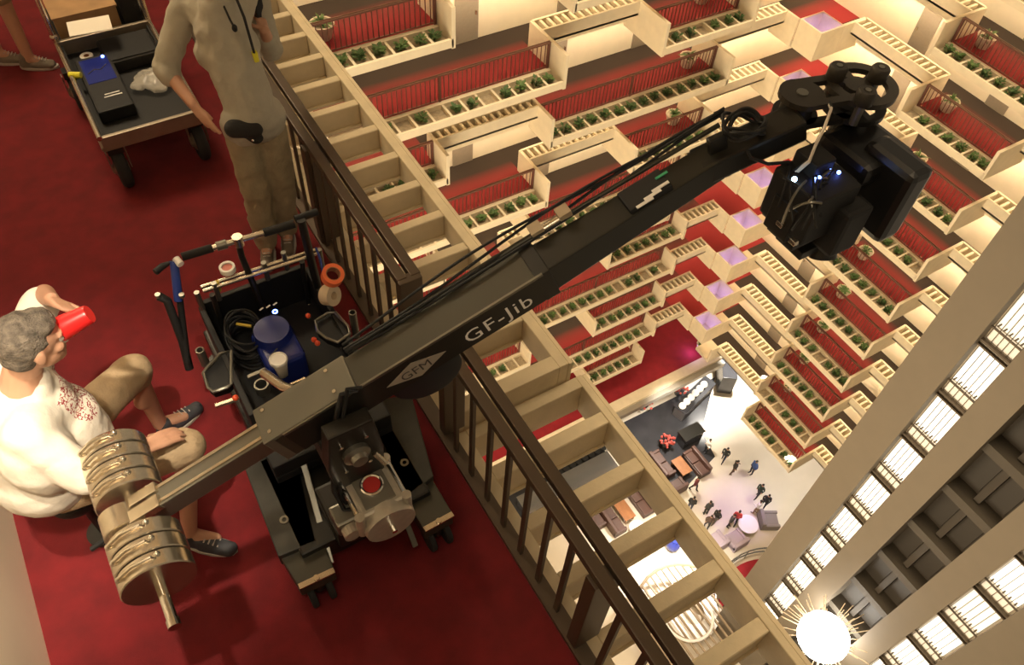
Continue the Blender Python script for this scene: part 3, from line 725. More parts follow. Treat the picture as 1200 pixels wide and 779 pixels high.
# ================================================================== CAMERA CRANE
JT = Vector((-.38, 1.82, 1.06)); JH = Vector((2.0, 1.6, 2.06))
ja = (JH-JT).normalized(); js = ja.cross(az).normalized(); ju = js.cross(ja)
def J(t, s=0., u=0.): return JT + ja*t + js*s + ju*u
def jbox(t0, t1, s0, s1, u0, u1, taper=None):
    """box along the arm; taper = (s0,s1,u0,u1) at t1"""
    q = taper or (s0, s1, u0, u1); mb = MB()
    vs = [J(t0, s0, u0), J(t1, q[0], q[2]), J(t1, q[1], q[2]), J(t0, s1, u0), J(t0, s0, u1), J(t1, q[0], q[3]), J(t1, q[1], q[3]), J(t0, s1, u1)]
    return mb.add(vs, [(0, 3, 2, 1), (4, 5, 6, 7), (0, 1, 5, 4), (1, 2, 6, 5), (2, 3, 7, 6), (3, 0, 4, 7)])
JX, JY = .44, 1.80
jib = thing('camera_jib', 'long olive-grey camera jib arm with steel counterweights reaching over the railing', 'camera crane', (JX, JY, .45))
SIDE = mat('jib_side_black', (.020, .019, .015), .45, .3)
BLUEBLK = mat('blue_black_plastic', (.012, .016, .020), .45)
# tail beam
tb = jbox(.06, .66, -.045, .045, -.05, .05).build('tail_beam', GREYM, jib, bevel=.006)
for s_ in (-.03, .03): jbox(.07, .64, s_-.006, s_+.006, .05, .058).build('rail_groove', STEEL, tb)
jbox(-.02, .12, .0, .055, .03, .07).build('tail_clamp', STEEL, jib, bevel=.006); jbox(.0, .12, -.055, -.01, .03, .07).build('tail_clamp', STEEL, jib, bevel=.006)
cov = jbox(.58, .98, -.075, .085, -.085, .088).build('cover_plate', mat('grey_cover', (.17, .165, .135), .4, .5), jib, bevel=.006)
for q in ((.62, .05), (.62, -.05), (.9, .05), (.9, -.05)): MB().cyl(J(q[0], q[1], .088), J(q[0], q[1], .093), .008, seg=10).build('bolt', CHROME, cov)
mainb = jbox(.62, 1.78, -.062, .088, -.08, .08).build('main_beam', OLIVE, jib, bevel=.005)
jbox(.66, 1.77, .0885, .0915, -.076, .070).build('side_plate', SIDE, jib)
jbox(.66, 1.77, .083, .092, .072, .084).build('edge_strip', GREYM, jib)
fb = jbox(1.76, 2.55, -.056, .080, -.074, .072, (-.045, .06, -.06, .05)).build('front_beam', mat('front_beam_black', (.030, .029, .023), .42, .4), jib, bevel=.006)
jbox(1.74, 1.80, -.066, .092, -.083, .083).build('joint_collar', BLACKM, jib, bevel=.004)
# levelling rod and cables on the far edge
MB().tube([J(1.02, -.085, .075), J(1.9, -.085, .075)], .014, 10).build('levelling_rod', OLIVE, jib, smooth=True)
MB().tube([J(1.9, -.085, .075), J(2.62, -.07, .07)], .010, 10).build('levelling_rod', OLIVE, jib, smooth=True)
MB().tube([J(1.84, -.085, .075), J(1.95, -.085, .075)], .02, 10).build('rod_clamp', STEEL, jib, smooth=True)
rnd = random.Random(5)
for n_ in range(4):
    pts = [J(t_, -.075-.022*math.sin(t_*3+n_)-.012*n_, .085+.012*math.sin(t_*5+n_*2)+.008*n_) for t_ in np.linspace(1.0, 2.66, 26)]
    MB().tube(pts, .006, 6).build('cable', BLACK, jib, smooth=True)
for q in (1.84, 1.96): MB().obox(J(q, -.088, .095), ja, js, ju, .05, .05, .03).build('cable_tie', mat('pale_tie', (.45, .36, .24), .6), jib)
# marker strips on the beam (camera assistant's tapes)
bk = jbox(2.16, 2.34, -.04, .06, .055, .085).build('battery_plate', BLACK, jib, bevel=.006)
for q, w_ in ((2.18, .05), (2.22, .03), (2.26, .06)): MB().obox(J(q+.04, .045-.03*(q-2.18)*10+.02, .088), ja, js, ju, .07, .012, .004).build('tape_mark', WHITEP, bk)
MB().obox(J(2.33, .0, .088), ja, js, ju, .05, .01, .004).build('tape_mark', mat('green_mark', (.05, .4, .2), .5), bk)
# drum under the beam
dc = J(1.20, .0, -.095)
MB().cyl(dc-js*.055, dc+js*.082, .150, seg=40).build('pivot_drum', BLUEBLK, jib, bevel=.012, smooth=True)
# lettering
text_part('GF-Jib', .105, J(1.40, .092, -.045), ja, ju, WHITEP, jib, spacing=1.12, depth=.002)
dia = [J(1.06+.0, .092, -.008), J(1.19, .092, -.062), J(1.32, .092, -.008), J(1.19, .092, .046)]
LAB = mat('label_grey', (.34, .30, .24), .5)
dlab = MB().prism(dia, js*.0015).build('diamond_label', LAB, jib)
text_part('GFM', .066, J(1.122, .0936, -.032), ja, ju, mat('label_ink', (.05, .045, .04), .5), jib, depth=.001)
# counterweights
wy = Vector((0, 1, 0)); wc = Vector((-.40, 1.82, 1.05))
def wdisc(y0, y1, r):
    o = MB().lathe(wc+wy*y0, wy, [(.03, 0), (r-.004, 0), (r, .004), (r, y1-y0-.004), (r-.004, y1-y0), (.03, y1-y0)], 40).build('counterweight', STEEL, jib, smooth=True)
    p0 = wc+wy*(y0+(y1-y0)*.5)
    return o
for i in range(4):
    o = wdisc(.085+.066*i, .085+.066*i+.060, .128)
    for a0 in (1.9,):
        p = lambda r_, a_, dy=0: wc+wy*(.115+.066*i+dy)+Vector((math.cos(a_)*r_, 0, math.sin(a_)*r_))
        MB().tube([p(.125, a0-.55), p(.143, a0-.45), p(.146, a0), p(.143, a0+.45), p(.125, a0+.55)], .007, 8).build('handle_bar', STEEL, o, smooth=True)
        for aa in (a0-.62, a0+.62): MB().sphere(p(.128, aa, .012), .013, 10, 6).build('bolt_head', CHROME, o, smooth=True)
for i in range(3):
    o = wdisc(-.295+.07*i, -.295+.07*i+.064, .135)
    for a0 in (1.9,):
        p = lambda r_, a_, dy=0: wc+wy*(-.262+.07*i+dy)+Vector((math.cos(a_)*r_, 0, math.sin(a_)*r_))
        MB().tube([p(.132, a0-.55), p(.150, a0-.45), p(.153, a0), p(.150, a0+.45), p(.132, a0+.55)], .007, 8).build('handle_bar', STEEL, o, smooth=True)
        for aa in (a0-.62, a0+.62): MB().sphere(p(.135, aa, .012), .013, 10, 6).build('bolt_head', CHROME, o, smooth=True)
MB().cyl(wc-wy*.46, wc+wy*.36, .020, seg=18).build('weight_rod', CHROME, jib, smooth=True)
MB().lathe(wc-wy*.475, wy, [(.012, .0), (.024, 0), (.024, .03), (.020, .03)], 18).build('rod_cap', CHROME, jib)
MB().lathe(wc-wy*.05+Vector((-.05, 0, .0)), wy, [(.075, 0), (.08, .004), (.08, .096), (.075, .1)], 28).build('weight_hub', STEEL, jib, smooth=True)
MB().tube([wc+Vector((-.10, .02, -.06)), wc+Vector((-.2, .03, -.12))], .011, 8).build('lock_lever', BLACK, jib)
# yoke, gearbox and column
yk = J(.92, .135, -.06)
ykp = [(-.09, .20), (.09, .20), (.115, -.02), (.10, -.26), (-.10, -.26), (-.115, -.02)]
cx, cy_ = .405, 1.60
MB().prism([(cx+a_, cy_+.03, 1.22+b_) for a_, b_ in ykp], (0, -.07, 0)).build('yoke_plate', BLACKM, jib, bevel=.008)
MB().obox((cx, 1.80, 1.10), ax, ay, az, .20, .30, .16).build('yoke_body', BLACKM, jib, bevel=.01)
MB().prism([(cx+a_, 2.0, 1.05+b_*.5) for a_, b_ in ykp], (0, -.05, 0)).build('yoke_plate', BLACKM, jib, bevel=.008)
for q in ((-.05, .12), (.05, .12), (-.05, -.06), (.05, -.06)): MB().cyl((cx+q[0], cy_-.041, 1.22+q[1]), (cx+q[0], cy_-.049, 1.22+q[1]), .008, seg=10).build('bolt', CHROME, jib)
MB().lathe((cx, cy_-.04, 1.26), -ay, [(.055, 0), (.055, .02), (.035, .03), (.03, .05), (.012, .052)], 22).build('pivot_cap', GREYM, jib, smooth=True)
MB().tube([(cx+.07, cy_-.045, 1.20), (cx+.10, cy_-.07, 1.13)], .012, 10).build('lock_lever', STEEL, jib)
gx, gy, gz = .43, 1.50, .97
gb = MB().obox((gx, gy, gz), ax, ay, az, .19, .20, .14).build('gearbox', CAST, jib, bevel=.014)
MB().obox((gx, gy, gz+.074), ax, ay, az, .13, .15, .008).build('gearbox_lid', mat('gearbox_lid_grey', (.16, .15, .12), .4, .4), gb, bevel=.003)
for i in (-1, 1):
    for j in (-1, 1): MB().cyl((gx+i*.10, gy+j*.095, gz-.05), (gx+i*.10, gy+j*.095, gz+.085), .020, seg=14).build('corner_boss', CAST, gb, smooth=True)
    MB().cyl((gx+i*.10, gy-.095, gz+.06), (gx+i*.10, gy+.095, gz+.06), .012, seg=10).build('side_bar', CHROME, gb)
MB().lathe((gx, gy+.01, gz+.078), az, [(.048, 0), (.048, .010), (.042, .014), (.036, .010), (.036, .004)], 28).build('bubble_ring', CHROME, gb, smooth=True)
MB().cyl((gx, gy+.01, gz+.078), (gx, gy+.01, gz+.087), .035, seg=24).build('bubble_level', mat('red_bubble', (.42, .035, .03), .2), gb)
MB().lathe((gx+.01, gy-.10, gz-.03), -ay, [(.105, -.06), (.11, 0), (.105, .035), (.02, .038)], 28).build('gear_housing', CAST, jib, smooth=True)
MB().cyl((gx+.01, gy-.135, gz-.03), (gx+.01, gy-.165, gz-.03), .012, seg=10).build('housing_knob', CHROME, jib)
MB().obox((gx-.14, gy-.01, gz-.03), ax, ay, az, .09, .10, .09).build('motor_block', GREYM, jib, bevel=.012)
MB().cyl((gx-.14, gy-.06, gz-.03), (gx-.14, gy-.10, gz-.03), .035, seg=16).build('motor_cap', CAST, jib)
MB().cyl((.44, 1.80, .45), (.44, 1.80, 1.03), .085, seg=28).build('column', BLACKM, jib, smooth=True)
MB().obox((gx, 1.66, gz-.02), ax, ay, az, .12, .20, .10).build('gearbox_arm', BLACKM, jib, bevel=.01)
MB().tube([(.35, 2.02, 1.10), (.30, 2.12, 1.05), (.26, 2.28, .98)], .022, 12).build('steering_tube', STEEL, jib, smooth=True)
MB().tube([J(.98, .1, .09), J(.93, .10, .12), (.33, 1.62, 1.28), (.29, 1.56, 1.05), (.30, 1.50, .98), (.35, 1.47, 1.0)], .010, 8).build('hose', BLACK, jib, smooth=True)
MB().tube([J(1.0, .1, .09), J(.96, .10, .13), (.35, 1.60, 1.25), (.31, 1.55, 1.02), (.33, 1.48, .93)], .008, 8).build('hose', BLACK, jib, smooth=True)
MB().obox((.335, 1.44, 1.0), ax, ay, az, .012, .05, .035).build('red_connector', mat('red_plastic', (.55, .04, .03), .4), jib)
# nose bracket and shock-mount plate
PZ = 2.20
nb = MB()
p0 = J(2.50, .0, .0); p1 = at(928, 146, PZ-.05)
d_ = (p1-p0).normalized(); s_ = d_.cross(az).normalized(); u_ = s_.cross(d_)
nb.obox((p0+p1)/2, d_, s_, u_, (p1-p0).length+.06, .12, .10).build('nose_bracket', BLACKM, jib, bevel=.012)
MB().obox(p0+d_*.06+u_*.06, d_, s_, u_, .07, .03, .12).build('nose_lug', BLACKM, jib, bevel=.008)
pd = at(937, 117, PZ); pc = at(1007, 106, PZ); ex = (pc-pd).normalized(); ey = az.cross(ex)
MB().cyl(pd-az*.09, pd+az*.005, .062, seg=28).build('pan_bearing', BLACKM, jib, bevel=.006, smooth=True)
MB().cyl(pd+az*.005, pd+az*.03, .058, seg=28).build('pan_disc', BLACKM, jib, smooth=True)
MB().cyl(pd+az*.03, pd+az*.036, .022, seg=20).build('pan_cap', GREYM, jib)
PLT = mat('plate_black', (.045, .038, .028), .45, .4)
def plate(z, sc_, mt, nm):
    mb = MB()
    mb.lathe(pc+az*z, az, [(.135*sc_, 0), (.135*sc_, .022), (.095*sc_, .022), (.095*sc_, 0)], 36, True)
    mb.obox(pd+(pc-pd)*.5+az*(z+.011)+ey*.065, (pc-pd).normalized(), ey, az, .24, .035, .022)
    mb.obox(pd+(pc-pd)*.5+az*(z+.011)-ey*.065, (pc-pd).normalized(), ey, az, .24, .035, .022)
    mb.cyl(pd+az*z, pd+az*(z+.022), .085, seg=24); mb.cyl(pc-ex*.02+az*z, pc-ex*.02+az*(z+.022), .05, seg=18)
    for a_ in (0.3, 2.4, 4.5): mb.obox(pc+Vector((math.cos(a_), math.sin(a_), 0))*.07+az*(z+.011), Vector((math.cos(a_), math.sin(a_), 0)), Vector((-math.sin(a_), math.cos(a_), 0)), az, .10, .03, .020)
    return mb.build(nm, mt, jib)
plate(.01, 1.0, PLT, 'mount_plate'); plate(-.075, .92, BLACKM, 'mount_plate')
for q in ((981, 84), (1030, 86), (1014, 113)):
    k_ = at(*q, PZ+.06); k0 = Vector((k_.x, k_.y, PZ+.03))
    MB().cyl(k0-az*.09, k0, .018, seg=12).build('damper_post', GREYM, jib)
    kn = MB().lathe(k0, az, [(.033, 0), (.036, .006), (.036, .05), (.030, .058), (.014, .058), (.014, .05)], 24).build('damper_knob', PLT, jib, smooth=True)
    MB().cyl(k0+az*.05, k0+az*.06, .012, seg=12).build('knob_bolt', GREYM, kn)
# coil of cable at the nose
cc = at(867, 158, 2.14)
for i in range(7):
    ph = rnd.uniform(0, 6.28); r_ = .062+.004*i; tl = rnd.uniform(-.25, .25)
    MB().tube([cc+Vector((math.cos(q)*r_, math.sin(q)*r_*.8+.02*math.sin(ph), .05+.02*math.sin(q*2+ph)+tl*.05*math.cos(q))) for q in np.linspace(0, 6.28, 22, endpoint=False)], .0065, 6, True).build('cable_loop', BLACK, jib, smooth=True)

# ------------------------------------------------------------------ camera and gimbal under the plate
rig = thing('gimbal_camera', 'black gimbal-mounted camera with blue status lights hanging from the jib nose', 'camera', (pc.x, pc.y, 1.75))
def rb(name, px, py, z, sx, sy, sz, mt=BLACK, bev=.01, parent=rig, rz=0.):
    c_ = at(px, py, z); X = Vector((math.cos(rz), math.sin(rz), 0)); Y = Vector((-math.sin(rz), math.cos(rz), 0))
    return MB().obox(c_, X, Y, az, sx, sy, sz).build(name, mt, parent, bevel=bev)
PB = mat('gloss_black_shell', (.010, .010, .010), .28)
MB().cyl(pc-az*.20, pc-az*.075, .05, seg=20).build('stem', BLACKM, rig)
rb('motor_shell', 1012, 176, 2.05, .26, .26, .09, PB, .03)
sh_ = rb('yoke_shell', 1034, 222, 1.96, .12, .24, .34, PB, .03)
rb('shell_panel', 1026, 228, 1.86, .02, .2, .3, BLACKM, .005, sh_)
body = rb('camera_body', 948, 232, 1.96, .22, .23, .22, BLACK, .012)
rb('top_block', 953, 190, 2.09, .10, .11, .08, BLACK, .008, body)
rb('front_box', 927, 250, 1.90, .12, .12, .16, BLACKM, .006)
rb('rear_box', 985, 262, 1.88, .14, .12, .22, BLACK, .02)
MB().cyl(at(968, 262, 1.80), at(968, 262, 1.80)-az*.12+Vector((-.02, -.06, 0)), .055, seg=24).build('lens', PB, rig, smooth=True)
rb('base_plate', 928, 272, 1.80, .13, .14, .025, BLACKM, .004)
rb('lower_plate', 935, 283, 1.74, .10, .14, .04, BLACKM, .004)
for q, mt in (((912, 240), GREYM), ((915, 262), STEEL), ((930, 283), STEEL), ((947, 272), CHROME), ((972, 215), STEEL), ((985, 232), GREYM), ((950, 225), STEEL), ((960, 205), GREYM)):
    rb('connector', q[0], q[1], 2.02 if q[1] < 235 else 1.90, .022, .03, .02, mt, .003)
rnd = random.Random(9)
for i in range(16):
    a_ = at(rnd.uniform(910, 985), rnd.uniform(195, 240), 2.08); b_ = at(rnd.uniform(905, 990), rnd.uniform(210, 270), 2.0); m_ = (a_+b_)/2+Vector((rnd.uniform(-.04, .04), rnd.uniform(-.04, .04), .06))
    MB().tube([a_*(1-t_)**2+m_*2*t_*(1-t_)+b_*t_*t_ for t_ in np.linspace(0, 1, 9)], .005, 6).build('wire', BLACK if i % 3 else GREYM, rig, smooth=True)
for q in (0, 1, 2):
    pts = [at(970, 119, 2.22), at(974, 128, 2.24), at(966, 150, 2.22), at(956, 170, 2.17), at(948, 190, 2.14), at(935-3*q, 201+q, 2.08)]
    MB().tube([p_+Vector((.006*q, .005*q, 0)) for p_ in pts], .0055, 6).build('white_cable', mat('white_cable', (.62, .56, .46), .5) if q < 2 else BLACK, rig, smooth=True)
LED = mat('blue_led', (.1, .2, 1), .3, emit=(.12, .22, 1), estr=14)
LEDW = mat('cyan_led', (.6, .8, 1), .3, emit=(.45, .7, 1), estr=16)
MB().sphere(at(931, 210, 2.09), .010, 8, 6).build('status_light', LEDW, rig)
for q in ((983, 202), (972, 199), (955, 210), (960, 208)): MB().sphere(at(*q, 2.08), .0075, 8, 6).build('status_light', LED, rig)
MB().tube([at(875, 175, 2.12), at(880, 185, 2.10), at(900, 192, 2.08), at(925, 190, 2.08)], .007, 6).build('loose_cable', BLACK, rig, smooth=True)

# ================================================================== DOLLY
dol = thing('camera_dolly', 'black four-wheeled camera dolly with push bar and tray carrying the jib', 'dolly', (.44, 2.2, 0))
DK1 = mat('dolly_dark_plate', (.040, .038, .030), .5, .3, var=.15, scale=12)
def pprism(name, pxs, z, h, mt, parent=dol, bev=.006):
    return MB().prism([at(*q, z) for q in pxs], (0, 0, -h)).build(name, mt, parent, bevel=bev)
legs = []
for nm, top, blk, hole in (('leg', ((276, 520), (338, 492), (371, 634), (326, 652)), ((327, 650), (378, 630), (392, 668), (350, 688)), (333, 609)),
                           ('leg', ((428, 470), (482, 462), (508, 558), (474, 584)), ((475, 583), (506, 560), (531, 602), (497, 621)), (474, 542))):
    lg = pprism(nm, top, .30, .10, DK1)
    pprism('end_block', blk, .265, .11, OLIVE, lg)
    a_, b_ = at(*blk[2], .268), at(*blk[3], .268); m_ = (a_+b_)/2; d_ = (b_-a_).normalized(); n_ = d_.cross(az)
    MB().obox(m_-n_*.0+az*.001, d_, d_.cross(az), az, (b_-a_).length*.98, .028, .012).build('end_strip', STEEL, lg)
    MB().cyl(m_+az*.005, m_+az*.018, .014, seg=14).build('end_bolt', STEEL, lg)
    h_ = at(*hole, .30); MB().lathe(h_, az, [(.011, .001), (.022, .001), (.022, .004), (.011, .004)], 18, True).build('hole_ring', GREYM, lg)
    wcx, wcy = m_.x, m_.y
    for e in (-.045, .045):
        w_ = MB().lathe((wcx+e-.016, wcy+.03, .0755), ax, [(.03, 0), (.068, 0), (.075, .006), (.075, .026), (.068, .032), (.03, .032)], 26).build('wheel', RUBBER, dol, smooth=True)
    MB().cyl((wcx, wcy+.03, .10), (wcx, wcy+.03, .16), .03, seg=14).build('caster_stem', BLACKM, dol)
for x_ in (.12, .78):
    for e in (-.04, .04): MB().lathe((x_+e-.016, 3.1, .0755), ax, [(.03, 0), (.068, 0), (.075, .006), (.075, .026), (.068, .032), (.03, .032)], 26).build('wheel', RUBBER, dol, smooth=True)
    MB().cyl((x_, 3.1, .09), (x_, 3.1, .2), .03, seg=12).build('caster_stem', BLACKM, dol)
def flatbar(nm, pa, za, pb, zb, w_, th, mt, parent=dol):
    a_, b_ = at(*pa, za), at(*pb, zb); d_ = (b_-a_).normalized(); s_ = d_.cross(az).normalized(); u_ = s_.cross(d_)
    return MB().obox((a_+b_)/2, d_, s_, u_, (b_-a_).length, w_, th).build(nm, mt, parent, bevel=.003)
flatbar('strut', (353, 533), .42, (388, 660), .22, .030, .012, GREYM); flatbar('strut', (464, 580), .38, (487, 640), .14, .028, .012, GREYM)
MB().box(.10, .78, 1.72, 2.30, .14, .30).build('chassis', BLACKM, dol, bevel=.012)
MB().box(.12, .76, 2.30, 3.20, .12, .34).build('chassis', BLACKM, dol, bevel=.012)
MB().box(.27, .61, 1.66, 1.94, .30, .45).build('column_base', BLACKM, dol, bevel=.02)
deck = MB().box(.14, .76, 2.10, 3.12, .34, .40).build('deck', BLACK, dol, bevel=.008)
for x_, w_ in ((.14, .03), (.73, .03)): MB().box(x_, x_+w_, 2.35, 3.12, .40, .62).build('side_panel', BLACK, dol, bevel=.006)
MB().box(.17, .73, 3.09, 3.12, .40, .66).build('rear_panel', BLACK, dol, bevel=.006)
MB().box(.17, .73, 2.33, 2.37, .40, .56).build('front_panel', BLACK, dol, bevel=.006)
# push bar
hA, hB = at(213, 301, 1.0), at(345, 262, 1.0); hd = (hB-hA).normalized()
MB().cyl(hA+hd*.12, hB-hd*.13, .016, seg=16).build('push_bar', STEEL, dol, smooth=True)
MB().cyl(hA, hA+hd*.15, .021, seg=16).build('grip', RUBBER, dol, smooth=True); MB().cyl(hB-hd*.16, hB, .022, seg=16).build('grip', RUBBER, dol, smooth=True)
MB().cyl(hA+hd*.17, hA+hd*.22, .024, seg=16).build('grip_collar', GREYM, dol, smooth=True)
hm = at(279, 282, 1.0)
MB().cyl(hm-az*.03, hm+az*.03, .026, seg=18).build('bar_clamp', STEEL, dol, smooth=True)
MB().tube([hm, at(283, 300, .9), Vector((hm.x+.02, 2.98, .42))], .017, 10).build('bar_post', BLACKM, dol, smooth=True)
pr = at(357, 262, 1.0)
MB().tube([at(353, 258, 1.06), at(372, 335, .62), at(374, 345, .42)], .022, 12).build('bar_post', BLACKM, dol, smooth=True)
MB().cyl(at(346, 257, 1.05), at(372, 248, 1.05), .020, seg=14).build('grip', BLACK, dol, smooth=True)
for o_ in (0, .06):
    a_, b_ = at(238, 341, .80), at(376, 296, .80)
    MB().cyl(a_+Vector((0, o_, -o_*.5)), b_+Vector((0, o_, -o_*.5)), .011, seg=12).build('cross_tube', STEEL, dol, smooth=True)
for q in ((232, 347), (252, 336), (310, 312), (333, 300), (375, 297)):
    c_ = at(*q, .80); MB().cyl(c_-az*.10, c_+az*.03, .014, seg=10).build('tube_clamp', GREYM, dol)
MB().cyl(at(254, 330, .82), at(257, 340, .74), .012, seg=10).build('yellow_tag', mat('yellow_tape', (.6, .45, .06), .6), dol)
for x_ in (.22, .70): MB().cyl((x_, 3.06, .40), (x_, 3.0, .80), .014, seg=10).build('tube_upright', BLACKM, dol)
# tray rims and cup ring
def rim(nm, pxs, z, r_, mt):
    MB().tube([at(*q, z) for q in pxs], r_, 8, True).build(nm, mt, dol, smooth=True)
    MB().prism([at(*q, z-.02) for q in pxs], (0, 0, -.05)).build('tray_well', BLACK, dol)
rim('tray_rim', ((238, 437), (244, 429), (253, 420), (257, 415), (271, 411), (271, 450), (266, 454), (250, 459), (244, 454)), .62, .009, GREYM)
rim('tray_rim', ((370, 376), (384, 367), (393, 366), (408, 383), (410, 391), (396, 401), (382, 396), (372, 388)), .62, .009, GREYM)
MB().lathe(at(306, 450, .60), az, [(.028, -.06), (.036, -.06), (.036, 0), (.028, 0)], 22, True).build('cup_ring', GREYM, dol, smooth=True)
MB().lathe(at(234, 410, .66), az, [(.016, -.12), (.022, -.12), (.022, 0), (.016, 0)], 18, True).build('tube_socket', GREYM, dol, smooth=True)
MB().lathe(at(413, 366, .72), az, [(.014, -.2), (.020, -.2), (.020, 0), (.014, 0)], 18, True).build('tube_socket', GREYM, dol, smooth=True)
flatbar('tray_bar', (252, 476), .58, (281, 466), .58, .02, .02, STEEL); flatbar('tray_bar', (330, 455), .56, (358, 443), .56, .014, .012, STEEL)
MB().box(.14, .76, 2.10, 2.33, .40, .50).build('tool_tray', BLACK, dol, bevel=.01)
MB().sphere(at(276, 466, .60), .016, 10, 7).build('red_knob', mat('orange_red_plastic', (.75, .09, .03), .4), dol, smooth=True)
for q in ((361, 370), (368, 398), (372, 402)): MB().sphere(at(*q, .62), .015, 10, 7).build('red_knob', MATS['orange_red_plastic'], dol, smooth=True)
flatbar('wrench', (290, 442), .56, (318, 430), .56, .022, .012, GREYM)
MB().tube([at(182, 319, .98), at(190, 312, .98), at(204, 306, .98), at(208, 330, .9), at(213, 370, .72), at(220, 425, .50)], .017, 10).build('steering_lever', BLACK, dol, smooth=True)
MB().tube([at(204, 306, .99), at(206, 325, .93), at(209, 352, .82)], .021, 12).build('blue_sleeve', mat('blue_plastic', (.02, .05, .26), .4), dol, smooth=True)
MB().cyl(at(206, 303, 1.0), at(212, 310, .99), .018, seg=12).build('white_ring', WHITEP, dol, smooth=True)
MB().tube([at(186, 347, .86), at(196, 352, .84), at(214, 400, .6), at(222, 432, .45)], .022, 10).build('steering_post', BLACK, dol, smooth=True)
for q in ((185, 346), (213, 346)): MB().cyl(at(*q, .88)-az*.01, at(*q, .88)+az*.008, .014, seg=12).build('lever_cap', GREYM, dol)

# ------------------------------------------------------------------ things on the dolly
p = at(323, 395, .66)
t = thing('control_unit', 'blue glowing control unit with a round top lying in the dolly tray', 'electronics', (p.x, p.y, .402))
BL = mat('blue_gloss', (.010, .022, .17), .25)
MB().obox((p.x, p.y, .51), ax, ay, az, .21, .27, .21).build('case', BL, t, bevel=.04, segs=4)
MB().cyl((p.x, p.y+.06, .60), (p.x, p.y+.06, .66), .105, .09, seg=30).build('round_top', BL, t, smooth=True)
q_ = at(322, 364, .67); MB().lathe((q_.x, q_.y, .661), az, [(.009, 0), (.014, 0), (.014, .004), (.009, .004)], 18, True).build('ring_light', LED, t)
for i in range(3):
    e_ = at(306+8*i, 361-3*i, .67); MB().obox((e_.x, e_.y, .663), Vector((.9, .35, 0)), Vector((-.35, .9, 0)), az, .025, .008, .003).build('print_mark', WHITEP, t)
MB().tube([(p.x-.07, p.y-.07, .618), (p.x, p.y-.03, .618), (p.x+.07, p.y+.0, .618)], .003, 6).build('logo_stroke', GREYM, t)
p = at(286, 388, .60)
t = thing('cable_coil', 'black cable coiled on the dolly beside the blue unit', 'cable', (p.x, p.y, .402))
rnd = random.Random(2)
for i in range(10):
    r1, r2 = rnd.uniform(.075, .10), rnd.uniform(.11, .15); ph = rnd.uniform(0, 6.28)
    MB().tube([Vector((p.x+math.cos(q)*r1, p.y+math.sin(q)*r2, .45+.02*i+.012*math.sin(2*q+ph))) for q in np.linspace(0, 2*math.pi, 26, endpoint=False)], .0065, 6, True).build('loop', BLACK, t, smooth=True)
MB().cyl((p.x-.02, p.y+.03, .64), (p.x+.04, p.y-.02, .64), .008, seg=8).build('yellow_plug', MATS['yellow_tape'], t)
p = at(331, 438, .50)
t = thing('foam_cup', 'white foam coffee cup with lid standing on the dolly tray', 'cup', (p.x, p.y, .502))
FO = mat('white_foam', (.80, .74, .62), .6)
MB().lathe((p.x, p.y, .502), az, [(.030, 0), (.032, .002), (.043, .118), (.043, .12)], 24).build('cup_body', FO, t, smooth=True)
MB().lathe((p.x, p.y, .62), az, [(.047, 0), (.047, .008), (.043, .014), (.040, .014), (.038, .008), (.005, .008)], 24).build('lid', WHITEP, t, smooth=True)
p = at(266, 313, .84)
t = thing('tape_roll', 'small roll of pink and white tape on the dolly cross tube', 'tape', (p.x, p.y, .815))
MB().lathe((p.x, p.y, .815), az, [(.028, 0), (.040, 0), (.040, .03), (.028, .03)], 26, True).build('tape', WHITEP, t, smooth=True)
MB().cyl((p.x, p.y, .817), (p.x, p.y, .835), .027, seg=22).build('core', mat('pink_paper', (.75, .25, .20), .6), t)
p = at(388, 321, .80)
t = thing('tape_roll', 'bright orange tape roll hung beside the railing', 'tape', (p.x, p.y, .775))
ORA = mat('orange_tape', (.85, .17, .05), .5)
o_ = MB().lathe((p.x, p.y, .775), Vector((.15, -.45, 1)), [(.038, 0), (.058, 0), (.058, .05), (.038, .05)], 30, True).build('tape', ORA, t, smooth=True)
MB().lathe((p.x, p.y, .775), Vector((.15, -.45, 1)), [(.034, 0), (.038, 0), (.038, .05), (.034, .05)], 30, True).build('core', mat('core_card', (.35, .16, .08), .8), t)
p = at(386, 343, .72)
t = thing('tape_roll', 'wide cream tape roll hung below the orange roll', 'tape', (p.x, p.y, .64))
MB().lathe((p.x, p.y, .70), Vector((.5, -.75, .35)), [(.022, -.03), (.055, -.03), (.055, .03), (.022, .03)], 28, True).build('tape', mat('cream_tape', (.62, .50, .33), .5), t, smooth=True)
MB().tube([at(370, 290, .86), at(376, 305, .82), at(380, 330, .74)], .006, 6).build('hanging_cord', MATS['blue_plastic'], t)

# ================================================================== EQUIPMENT CART
ct = thing('equipment_cart', 'steel-framed equipment cart with black tray and pneumatic wheels behind the standing man', 'cart', (.40, 5.6, 0))
ALU = mat('worn_aluminium', (.30, .25, .19), .4, .7, var=.1, scale=10)
cFL, cFR, cBL = at(117, 163, .45), at(235, 131, .45), at(69, 50, .45)
x0_, x1_, y0_, y1_ = cFL.x, cFL.x+.66, cFL.y, cBL.y
MB().box(x0_, x1_, y0_, y0_+.03, .34, .45).build('front_beam', ALU, ct, bevel=.006)
MB().box(x0_, x1_, y1_-.03, y1_, .36, .47).build('rear_beam', ALU, ct, bevel=.006)
for x_ in (x0_, x1_): MB().cyl((x_, y0_, .45), (x_, y1_+.7, .45), .018, seg=14).build('side_tube', STEEL, ct, smooth=True); MB().cyl((x_, y0_, .36), (x_, y1_+.7, .36), .016, seg=12).build('side_tube', ALU, ct, smooth=True)
MB().box(x0_+.02, x1_-.02, y0_+.03, y1_+.7, .33, .345).build('tray_floor', BLACK, ct)
